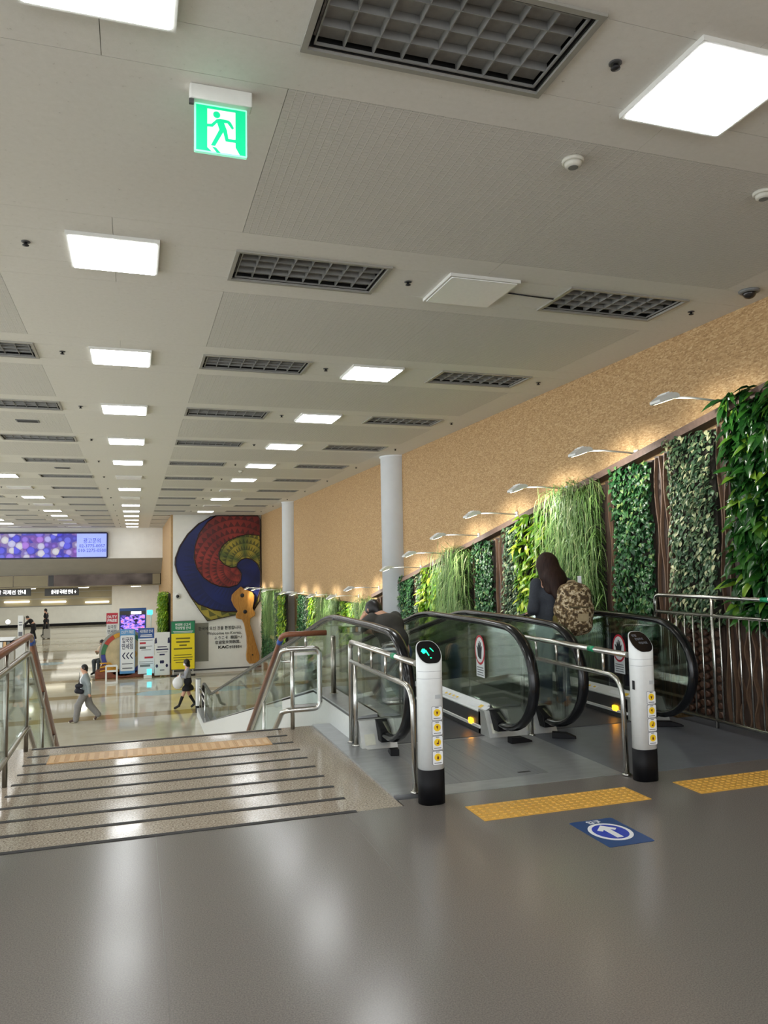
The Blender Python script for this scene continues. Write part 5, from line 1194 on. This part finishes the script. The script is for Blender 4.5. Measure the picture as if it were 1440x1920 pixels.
def person(label, loc, rz, J, clothes, scale=1.0, res=0.013, hair='short', mask=False):
    """J: joints in metres for a 1.70 m figure facing local +X; left is +Y"""
    t = empty('person', loc, rz); tag(t, label, 'person'); t.scale = (scale,)*3
    H = V3(*J['head']); f = V3(*J.get('look', (1, 0, 0))); f /= np.linalg.norm(f); sd = np.cross((0, 0, 1.0), f); sd /= np.linalg.norm(sd); upv = np.cross(f, sd)
    ne, ch, wa, pe = V3(*J['neck']), V3(*J['chest']), V3(*J['waist']), V3(*J['pelvis'])
    ly = V3(*J.get('left', (0, 1, 0)))
    B = [('e', H, (0.088, 0.080, 0.112), 0.02), ('c', H+f*0.02-upv*0.05, H+f*0.045-upv*0.085, 0.058, 0.036, 0.03), ('c', H+f*0.085+upv*0.01, H+f*0.105-upv*0.025, 0.010, 0.015, 0.012), ('c', H+sd*0.076-upv*0.01, H+sd*0.082+upv*0.02-f*0.01, 0.010, 0.016, 0.008), ('c', H-sd*0.076-upv*0.01, H-sd*0.082+upv*0.02-f*0.01, 0.010, 0.016, 0.008),
         ('c', H+f*0.085-upv*0.055+sd*0.014, H+f*0.085-upv*0.055-sd*0.014, 0.009, 0.009, 0.008), ('c', H+f*0.078+upv*0.03+sd*0.034, H+f*0.078+upv*0.03+sd*0.03, 0.012, 0.012, 0.008), ('c', H+f*0.078+upv*0.03-sd*0.034, H+f*0.078+upv*0.03-sd*0.03, 0.012, 0.012, 0.008),
         ('c', H-upv*0.06-f*0.02, ne, 0.056, 0.058), ('c', ne, ch, 0.06, 0.10, 0.06), ('c', ch+ly*0.07, ch-ly*0.07, 0.105, 0.105, 0.06), ('c', wa+ly*0.05, wa-ly*0.05, 0.10, 0.10, 0.06), ('c', pe+ly*0.06, pe-ly*0.06, 0.108, 0.108, 0.06), ('c', ch, wa, 0.10, 0.10, 0.06), ('c', wa, pe, 0.10, 0.10, 0.06)]
    for s in ('L', 'R'):
        sh, el, wr = (V3(*J[q+s]) for q in ('sh', 'el', 'wr')); hp, kn_, an = (V3(*J[q+s]) for q in ('hp', 'kn', 'an')); toe = V3(*J['toe'+s])
        B += [('c', ne*0.35+ch*0.15+sh*0.5, sh, 0.055, 0.056, 0.05), ('c', sh, el, 0.050, 0.038), ('c', el, wr, 0.038, 0.026)]+hand(wr, wr-el, f if s == 'L' else f, 0.0095 if res > 0.011 else 0.0085)
        B += [('c', hp, kn_, 0.085, 0.055, 0.05), ('c', kn_, an, 0.054, 0.036), ('c', an, toe, 0.036, 0.026)]
    o = put('body', sdf_mesh('body', B, res, 0.025), SKIN, t)
    for nm, pr, m_, kk, cuts in clothes(J, H, f, sd, upv): put(nm, sdf_mesh(nm, pr, res, kk, cuts), m_, t)
    if hair == 'short': hp_ = [('e', H+upv*0.022-f*0.012, (0.100, 0.090, 0.108), 0.02), ('c', H-f*0.05+upv*0.0, H-f*0.055-upv*0.07, 0.062, 0.05, 0.03)]; cuts = [(H+f*0.062+upv*0.03, f-upv*0.55)]
    else: hp_ = hair(H, f, sd, upv); cuts = [(H+f*0.07+upv*0.0, f-upv*0.3)]
    put('hair', sdf_mesh('hair', hp_, res, 0.03, cuts), HAIR if hair == 'short' or not isinstance(hair, tuple) else HAIR, t)
    for s in (1, -1):
        e_ = MB().lathe([(0.011, 0.0), (0.008, 0.004)], (0, 0, 0), 10).mesh('eye'); q = Vector(f).to_track_quat('Z', 'Y').to_matrix().to_4x4(); e_.transform(Matrix.Translation(Vector(H+f*0.089+upv*0.018+sd*s*0.032))@q); put('eye', e_, 'ink', t)
    if mask: put('face_mask', sdf_mesh('face_mask', [('e', H+f*0.055-upv*0.045, (0.062, 0.068, 0.055), 0.02)], res, 0.02), 'sticker', t)
    return t
def limb(J, nm, a, b, ra, rb, k=0.03): return [('c', V3(*J[a+s]), V3(*J[b+s]), ra, rb, k) for s in ('L', 'R')]
WALK = dict(head=(0.05, 0, 1.585), look=(1, 0, -0.1), neck=(0.02, 0, 1.43), chest=(0.01, 0, 1.24), waist=(0, 0, 1.06), pelvis=(0, 0, 0.93),
            shL=(0.0, 0.17, 1.38), elL=(-0.10, 0.22, 1.12), wrL=(-0.12, 0.20, 0.88), shR=(0.01, -0.17, 1.38), elR=(0.04, -0.22, 1.12), wrR=(0.10, -0.20, 0.90),
            hpL=(0, 0.085, 0.90), knL=(0.20, 0.09, 0.50), anL=(0.26, 0.09, 0.09), toeL=(0.42, 0.09, 0.045), hpR=(0, -0.085, 0.90), knR=(-0.10, -0.09, 0.50), anR=(-0.36, -0.09, 0.17), toeR=(-0.27, -0.09, 0.05))
# --- man in grey walking
def c_man(J, H, f, sd, upv):
    ne, ch, wa, pe = (V3(*J[q]) for q in ('neck', 'chest', 'waist', 'pelvis')); ly = V3(0, 1, 0)
    jac = [('c', ne-V3(0.02, 0, 0.03), ch, 0.075, 0.13, 0.05), ('c', ch+ly*0.07, ch-ly*0.07, 0.128, 0.128, 0.05), ('c', wa+ly*0.07, wa-ly*0.07, 0.135, 0.135, 0.05), ('c', pe+ly*0.08+V3(-0.02, 0, -0.05), pe-ly*0.08+V3(-0.02, 0, -0.05), 0.135, 0.135, 0.05)]+limb(J, '', 'sh', 'el', 0.075, 0.062)+limb(J, '', 'el', 'wr', 0.062, 0.048)
    shirt = [('c', ne+V3(0.03, 0, -0.02), ch+V3(0.065, 0.02, 0), 0.05, 0.085, 0.05), ('c', ch+V3(0.065, 0.02, 0), wa+V3(0.07, 0.03, -0.06), 0.085, 0.085, 0.05)]
    tr = [('c', pe+ly*0.06, pe-ly*0.06, 0.118, 0.118, 0.05)]+limb(J, '', 'hp', 'kn', 0.112, 0.105, 0.05)+limb(J, '', 'kn', 'an', 0.105, 0.085)
    sh = limb(J, '', 'an', 'toe', 0.045, 0.038); so = [('c', V3(*J['an'+s])-V3(0.03, 0, 0.045), V3(*J['toe'+s])-V3(-0.02, 0, 0.012), 0.032, 0.03, 0.02) for s in ('L', 'R')]
    return [('jacket', jac, mat('grey_jacket', (142, 152, 154), 0.8), 0.04, [(pe-V3(0, 0, 0.13), (0, 0, -1))]), ('shirt', shirt, mat('white_shirt', (226, 228, 232), 0.7), 0.04, []), ('trousers', tr, mat('grey_trousers', (128, 126, 124), 0.85), 0.05, []), ('shoes', sh, mat('brown_shoes', (70, 48, 40), 0.6), 0.03, []), ('soles', so, mat('cream_soles', (214, 208, 190), 0.6), 0.02, [])]
pm = onz(160, 1353, ZL); sc = (ony(160, 1245, pm.y).z-ZL)/1.715
person('man in grey jacket and trousers walking across the lower floor', (pm.x, pm.y, ZL), math.pi, WALK, c_man, sc)
bag = put('shoulder_bag', sdf_mesh('shoulder_bag', [('c', (0.0, 0.0, 0.08), (0.12, 0, 0.05), 0.075, 0.07), ('c', (0.0, 0, 0.22), (0.10, 0, 0.22), 0.06, 0.06), ('c', (0.05, 0, 0.25), (0.06, 0.02, 0.60), 0.014, 0.012)], 0.014, 0.05), mat('black_bag', (20, 20, 32), 0.6))
bag.location = (pm.x-0.22, pm.y-0.20, ZL+0.84); tag(bag, 'black shoulder bag hanging at the hip of the man in grey', 'bag')
# --- masked woman walking
WJ = dict(WALK); WJ.update(elR=(0.06, -0.22, 1.13), wrR=(0.20, -0.14, 1.12), elL=(0.10, 0.20, 1.10), wrL=(0.24, 0.12, 1.12), head=(0.05, 0, 1.585), look=(1, 0, -0.25), knL=(0.16, 0.08, 0.50), anL=(0.30, 0.08, 0.12), toeL=(0.44, 0.08, 0.05), knR=(-0.04, -0.08, 0.5), anR=(-0.25, -0.08, 0.14), toeR=(-0.14, -0.08, 0.045))
def c_woman(J, H, f, sd, upv):
    ne, ch, wa, pe = (V3(*J[q]) for q in ('neck', 'chest', 'waist', 'pelvis')); ly = V3(0, 1, 0)
    jac = [('c', ne-V3(0.01, 0, 0.03), ch, 0.066, 0.115, 0.05), ('c', ch+ly*0.06, ch-ly*0.06, 0.115, 0.115, 0.05), ('c', wa+ly*0.05+V3(0, 0, 0.03), wa-ly*0.05+V3(0, 0, 0.03), 0.112, 0.112, 0.05)]+limb(J, '', 'sh', 'el', 0.06, 0.05)+limb(J, '', 'el', 'wr', 0.05, 0.04)
    sk = [('c', wa+ly*0.05-V3(0, 0, 0.02), wa-ly*0.05-V3(0, 0, 0.02), 0.112, 0.112, 0.05), ('c', pe+ly*0.07, pe-ly*0.07, 0.135, 0.135, 0.06), ('c', pe+V3(0.05, 0.07, -0.26), pe+V3(-0.06, -0.07, -0.26), 0.155, 0.155, 0.08)]
    so = [('c', V3(*J['kn'+s])*0.78+V3(*J['an'+s])*0.22, V3(*J['an'+s]), 0.058, 0.042, 0.03) for s in ('L', 'R')]; sh = limb(J, '', 'an', 'toe', 0.046, 0.042)
    return [('jacket', jac, mat('grey_cardigan', (146, 148, 154), 0.85), 0.04, [(wa-V3(0, 0, 0.0), (0, 0, -1))]), ('skirt', sk, mat('black_skirt', (22, 22, 28), 0.8), 0.06, [(pe-V3(0, 0, 0.31), (0, 0, -1))]), ('socks', so, mat('black_socks', (20, 20, 22), 0.8), 0.03, []), ('shoes', sh, mat('black_shoes', (18, 18, 20), 0.4), 0.03, [])]
bob = lambda H, f, sd, upv: [('e', H+upv*0.022-f*0.014, (0.104, 0.096, 0.112), 0.02), ('c', H-f*0.03, H-f*0.03-upv*0.13, 0.085, 0.075, 0.04), ('c', H+sd*0.06-f*0.0, H+sd*0.065-upv*0.12, 0.035, 0.028, 0.03), ('c', H-sd*0.06-f*0.0, H-sd*0.065-upv*0.12, 0.035, 0.028, 0.03)]
pw_ = onz(352, 1328, ZL); sc = (ony(357, 1235, pw_.y).z-ZL)/1.715
person('masked woman in grey top, black skirt and knee socks walking on the lower floor', (pw_.x, pw_.y, ZL), math.pi, WJ, c_woman, sc, hair=bob, mask=True)
o = put('white_bag', sdf_mesh('white_bag', [('e', (0, 0, 0.02), (0.17, 0.12, 0.19)), ('c', (0.03, 0, 0.15), (0.06, 0, 0.30), 0.03, 0.02)], 0.014, 0.05), 'sticker'); o.location = (pw_.x-0.30, pw_.y-0.12, ZL+0.80); tag(o, 'puffy white bag held by the masked woman', 'bag')
# --- pair in black, far away
def c_black(J, H, f, sd, upv):
    ne, ch, wa, pe = (V3(*J[q]) for q in ('neck', 'chest', 'waist', 'pelvis')); ly = V3(0, 1, 0)
    coat = [('c', ne-V3(0.01, 0, 0.03), ch, 0.075, 0.13, 0.05), ('c', ch+ly*0.07, ch-ly*0.07, 0.125, 0.125, 0.05), ('c', pe+ly*0.08, pe-ly*0.08, 0.14, 0.14, 0.06), ('c', ch, pe, 0.12, 0.13, 0.06), ('c', pe, pe-V3(0.02, 0, 0.25), 0.14, 0.16, 0.06)]+limb(J, '', 'sh', 'el', 0.068, 0.06)+limb(J, '', 'el', 'wr', 0.06, 0.045)
    tr = limb(J, '', 'hp', 'kn', 0.10, 0.08, 0.05)+limb(J, '', 'kn', 'an', 0.08, 0.06); sh = limb(J, '', 'an', 'toe', 0.045, 0.038)
    return [('coat', coat, mat('black_coat', (20, 20, 26), 0.8), 0.05, [(pe-V3(0, 0, 0.34), (0, 0, -1))]), ('trousers', tr, mat('black_trousers', (24, 24, 28), 0.8), 0.05, []), ('shoes', sh, mat('black_shoes', (18, 18, 20), 0.4), 0.03, [])]
p1 = onz(62, 1200, ZL); SM = dict(WALK); SM.update(knL=(0.08, 0.09, 0.5), anL=(0.12, 0.09, 0.08), toeL=(0.26, 0.09, 0.045), knR=(-0.03, -0.09, 0.5), anR=(-0.14, -0.09, 0.1), toeR=(-0.02, -0.09, 0.045))
BEND = dict(SM); BEND.update(head=(0.36, 0, 1.43), look=(1, 0, -0.5), neck=(0.25, 0, 1.34), chest=(0.15, 0, 1.2), waist=(0.04, 0, 1.05), shL=(0.2, 0.17, 1.3), shR=(0.2, -0.17, 1.3), elL=(0.40, 0.2, 1.1), wrL=(0.60, 0.16, 0.92), elR=(0.40, -0.2, 1.08), wrR=(0.60, -0.16, 0.90))
person('person in black bending forward to push a trolley far down the hall', (p1.x, p1.y, ZL), math.pi, BEND, c_black, 1.0, 0.02)
person('person in a long black coat standing behind the bending one', (p1.x+0.45, p1.y+3.0, ZL), math.pi*0.9, SM, c_black, 1.08, 0.02)
sc_ = empty('suitcase', (p1.x+0.75, p1.y+0.6, ZL)); tag(sc_, 'pale grey suitcase beside the people in black', 'suitcase')
MB().box(-0.2, 0.2, -0.14, 0.14, 0.04, 0.62).build('shell', 'plaster_grey', sc_, 0.03); MB().tube(roundpath([(-0.12, 0.1, 0.6), (-0.12, 0.1, 0.95), (0.12, 0.1, 0.95), (0.12, 0.1, 0.6)], 0.03), 0.012, 8).build('handle', 'dark_grey', sc_)
for sx in (-0.15, 0.15):
    for sy in (-0.1, 0.1): MB().lathe([(0.022, -0.015), (0.022, 0.015)], (sx, sy, 0.023), 12, 'x').build('wheel', 'black', sc_)
# --- seated person behind the drum
p2 = onz(184, 1252, ZL); ST = dict(head=(0.12, 0, 1.24), look=(1, 0, -0.6), neck=(0.04, 0, 1.10), chest=(0.0, 0, 0.92), waist=(-0.02, 0, 0.72), pelvis=(0, 0, 0.56), shL=(0.02, 0.17, 1.05), elL=(0.14, 0.22, 0.82), wrL=(0.34, 0.10, 0.90), shR=(0.02, -0.17, 1.05), elR=(0.14, -0.22, 0.82), wrR=(0.34, -0.10, 0.90), hpL=(0.02, 0.09, 0.54), knL=(0.44, 0.12, 0.54), anL=(0.46, 0.12, 0.09), toeL=(0.62, 0.12, 0.045), hpR=(0.02, -0.09, 0.54), knR=(0.44, -0.12, 0.54), anR=(0.42, -0.12, 0.09), toeR=(0.58, -0.12, 0.045))
def c_seat(J, H, f, sd, upv):
    ne, ch, wa, pe = (V3(*J[q]) for q in ('neck', 'chest', 'waist', 'pelvis')); ly = V3(0, 1, 0)
    top = [('c', ne-V3(0, 0, 0.03), ch, 0.07, 0.12, 0.05), ('c', ch+ly*0.06, ch-ly*0.06, 0.118, 0.118, 0.05), ('c', ch, pe, 0.12, 0.13, 0.06), ('c', pe+ly*0.06, pe-ly*0.06, 0.12, 0.12, 0.05)]+limb(J, '', 'sh', 'el', 0.065, 0.055)+limb(J, '', 'el', 'wr', 0.05, 0.04)
    tr = limb(J, '', 'hp', 'kn', 0.105, 0.08, 0.05)+limb(J, '', 'kn', 'an', 0.08, 0.06); sh = limb(J, '', 'an', 'toe', 0.046, 0.04)
    return [('top', top, mat('beige_top', (206, 192, 168), 0.8), 0.04, []), ('trousers', tr, mat('dark_jeans', (66, 72, 76), 0.8), 0.05, []), ('shoes', sh, mat('black_shoes', (18, 18, 20), 0.4), 0.03, [])]
p2 = ony(190, 1252, 34.9); person('seated person in a beige top looking at a phone behind the drum', (p2.x+0.10, 34.9, ZL), math.radians(232), ST, c_seat, 1.05, 0.016)
sb = empty('bench', (p2.x+0.1, 35.0, ZL)); tag(sb, 'low dark bench under the seated person behind the drum', 'bench'); MB().box(-0.25, 0.5, -0.25, 0.25, 0.42, 0.50).build('seat', 'dark_grey', sb, 0.01)
for sx in (-0.2, 0.45):
    for sy in (-0.2, 0.2): box('leg', 'steel', (sx-0.02, sx+0.02, sy-0.02, sy+0.02, 0.001, 0.42), sb)
# --- stooping man on the first walkway
YM = 8.22; XM = 2.69
MJ = dict(head=(0.20, 0.02, 1.05), look=(0.85, 0.1, -0.55), neck=(0.09, 0.0, 0.985), chest=(-0.02, 0.0, 0.89), waist=(-0.12, 0, 0.74), pelvis=(-0.16, 0, 0.61), shL=(0.05, 0.17, 0.97), elL=(0.26, 0.22, 0.84), wrL=(0.29, 0.13, 0.93), shR=(0.04, -0.17, 0.97), elR=(0.18, -0.21, 0.74), wrR=(0.36, -0.08, 0.80), hpL=(-0.16, 0.09, 0.60), knL=(0.16, 0.14, 0.40), anL=(-0.10, 0.14, 0.08), toeL=(0.06, 0.15, 0.045), hpR=(-0.16, -0.09, 0.60), knR=(0.16, -0.14, 0.40), anR=(-0.12, -0.14, 0.08), toeR=(0.04, -0.15, 0.045))
def c_stoop(J, H, f, sd, upv):
    ne, ch, wa, pe = (V3(*J[q]) for q in ('neck', 'chest', 'waist', 'pelvis')); ly = V3(0, 1, 0)
    top = [('c', ne-V3(0.05, 0.02, 0.06), ch, 0.06, 0.13, 0.05), ('c', ch+ly*0.08, ch-ly*0.08, 0.13, 0.13, 0.05), ('c', ch, wa, 0.125, 0.125, 0.06), ('c', wa+ly*0.06, wa-ly*0.06, 0.12, 0.12, 0.05), ('c', wa, pe, 0.12, 0.13, 0.06)]+limb(J, '', 'sh', 'el', 0.074, 0.06)
    top += [('c', ne-V3(0.06, 0, 0.05)+ly*0.10, ne-V3(0.06, 0, 0.05)-ly*0.10, 0.045, 0.045, 0.03)]
    tr = limb(J, '', 'hp', 'kn', 0.11, 0.08, 0.05)+limb(J, '', 'kn', 'an', 0.08, 0.062); sh = limb(J, '', 'an', 'toe', 0.046, 0.04)
    return [('hooded_top', top, mat('charcoal_top', (66, 64, 60), 0.85), 0.045, []), ('jeans', tr, mat('blue_jeans', (70, 88, 112), 0.85), 0.05, []), ('shoes', sh, mat('black_shoes', (18, 18, 20), 0.4), 0.03, [])]
person('man in a charcoal hooded top stooping on the walkway, hand at his face', (XM, YM, zwalk(YM)+0.004), math.radians(114), MJ, c_stoop, 1.0, 0.010)
# --- woman with backpack
XB, YBK = 4.16, 7.12
BJ = dict(head=(0.05, 0.03, 1.44), look=(0.9, 0.35, -0.35), neck=(0.0, 0, 1.30), chest=(0.0, 0, 1.13), waist=(0, 0, 0.96), pelvis=(0, 0, 0.85), shL=(0.0, 0.165, 1.255), elL=(-0.02, 0.215, 1.00), wrL=(0.18, 0.16, 0.96), shR=(0.0, -0.165, 1.255), elR=(0.02, -0.21, 1.0), wrR=(0.20, -0.12, 0.98), hpL=(0, 0.08, 0.83), knL=(0.02, 0.09, 0.46), anL=(0.0, 0.10, 0.085), toeL=(0.16, 0.12, 0.045), hpR=(0, -0.08, 0.83), knR=(0.02, -0.09, 0.46), anR=(-0.02, -0.10, 0.085), toeR=(0.13, -0.12, 0.045))
def c_bp(J, H, f, sd, upv):
    ne, ch, wa, pe = (V3(*J[q]) for q in ('neck', 'chest', 'waist', 'pelvis')); ly = V3(0, 1, 0)
    top = [('c', ne-V3(0.0, 0, 0.03), ch, 0.066, 0.115, 0.05), ('c', ch+ly*0.065, ch-ly*0.065, 0.115, 0.115, 0.05), ('c', wa+ly*0.055, wa-ly*0.055, 0.112, 0.112, 0.05), ('c', ch, pe, 0.11, 0.12, 0.06), ('c', pe+ly*0.06, pe-ly*0.06, 0.122, 0.122, 0.05)]+limb(J, '', 'sh', 'el', 0.064, 0.056)+limb(J, '', 'el', 'wr', 0.056, 0.038)
    tr = [('c', pe+ly*0.06-V3(0, 0, 0.05), pe-ly*0.06-V3(0, 0, 0.05), 0.115, 0.115, 0.05)]+limb(J, '', 'hp', 'kn', 0.098, 0.074, 0.05)+limb(J, '', 'kn', 'an', 0.076, 0.068); sh = [('c', V3(*J['an'+s])+V3(-0.02, 0, 0.02), V3(*J['an'+s])+V3(-0.02, 0, -0.035), 0.048, 0.046, 0.02) for s in 'LR']+limb(J, '', 'an', 'toe', 0.048, 0.042)
    return [('sweater', top, mat('charcoal_sweater', (52, 56, 64), 0.85, 0, 0.15, 60), 0.04, [(pe-V3(0, 0, 0.05), (0, 0, -1))]), ('jeans', tr, mat('navy_jeans', (40, 52, 84), 0.85, 0, 0.15, 40), 0.05, []), ('boots', sh, mat('tan_boots', (156, 92, 44), 0.6), 0.03, [(V3(0, 0, 0.004), (0, 0, -1))])]
M['brown_hair'] = mat('brown_hair', (44, 28, 22), 0.6, 0, 0.4, 60, spec=0.2, stretch=(1, 1, 0.08))
HAIR_B = HAIR
longh = lambda H, f, sd, upv: [('e', H+upv*0.02-f*0.016, (0.108, 0.102, 0.118), 0.02), ('c', H-f*0.04, H-f*0.075-upv*0.20, 0.098, 0.095, 0.05), ('c', H-f*0.07-upv*0.15+sd*0.05, H-f*0.10-upv*0.36+sd*0.06, 0.075, 0.05, 0.05), ('c', H-f*0.07-upv*0.15-sd*0.05, H-f*0.08-upv*0.36-sd*0.12, 0.078, 0.05, 0.05), ('c', H+sd*0.065+f*0.01, H+sd*0.085-upv*0.28, 0.045, 0.055, 0.03), ('c', H-sd*0.065+f*0.01, H-sd*0.10-upv*0.22, 0.035, 0.04, 0.03)]
HAIR = M['brown_hair']
wp = person('long haired woman in charcoal sweater standing on the walkway with her back turned', (XB, YBK, 0.008), math.radians(84), BJ, c_bp, 1.015, 0.010, hair=longh)
# backpack
def m_camo():
    t = NT('desert_camouflage'); v = t.obj(); n = t.n('ShaderNodeTexNoise', i_Scale=26.0, i_Detail=2.0); t.l(v, n.inputs['Vector'])
    c = t.ramp(n.outputs['Fac'], [(0.0, lin((74, 58, 38))), (0.44, lin((104, 84, 56))), (0.50, lin((150, 128, 94))), (0.57, lin((206, 190, 158))), (0.66, lin((86, 68, 46)))]); r = t.t.nodes[-1]
    for nd in t.t.nodes:
        if nd.type == 'VALTORGB': nd.color_ramp.interpolation = 'CONSTANT'
    t.l(c, t.b.inputs['Base Color']); t.b.inputs['Roughness'].default_value = 0.85; return t.m
M['camo'] = m_camo()
bp = empty('backpack', (XB+0.12, YBK-0.23, 0.76)); bp.rotation_euler = (0, 0, math.radians(-12)); tag(bp, 'desert camouflage backpack on the back of the long haired woman', 'backpack')
put('main_bag', sdf_mesh('main_bag', [('c', (-0.10, 0.02, 0.10), (0.10, 0.02, 0.10), 0.09, 0.09), ('c', (-0.09, 0.02, 0.42), (0.09, 0.02, 0.42), 0.085, 0.085), ('c', (-0.10, 0.02, 0.25), (0.10, 0.02, 0.25), 0.10, 0.10), ('e', (0, 0.0, 0.27), (0.19, 0.12, 0.27))], 0.012, 0.05), 'camo', bp)
put('front_pocket', sdf_mesh('front_pocket', [('c', (-0.07, -0.10, 0.10), (0.08, -0.10, 0.10), 0.055, 0.055), ('c', (-0.07, -0.10, 0.24), (0.08, -0.10, 0.24), 0.05, 0.05), ('e', (0.005, -0.10, 0.17), (0.13, 0.06, 0.13))], 0.012, 0.04), 'camo', bp)
MB().box(-0.10, 0.12, -0.152, -0.140, 0.285, 0.297).build('zip', mat('olive_zip', (82, 72, 44), 0.7), bp)
box('patch', mat('patch_tan', (170, 152, 118), 0.8), (-0.02, 0.09, -0.166, -0.158, 0.15, 0.225), bp)
put('side_pocket', sdf_mesh('side_pocket', [('c', (-0.175, 0.02, 0.05), (-0.17, 0.02, 0.17), 0.045, 0.05)], 0.012, 0.04), mat('olive_mesh', (110, 98, 48), 0.8), bp)
MB().tube([(-0.10, 0.10, 0.48), (-0.13, 0.13, 0.40), (-0.22, 0.16, 0.22), (-0.17, 0.08, 0.06)], 0.012, 8).build('strap', mat('olive_strap', (96, 84, 50), 0.8), bp)
MB().tube(roundpath([(-0.05, 0.06, 0.50), (-0.04, 0.05, 0.55), (0.04, 0.05, 0.55), (0.05, 0.06, 0.50)], 0.02), 0.010, 8).build('grab_handle', mat('patch_tan', (170, 152, 118), 0.8), bp)
box('paper_tag', 'sticker', (0.06, 0.10, 0.03, 0.036, 0.48, 0.60), bp)
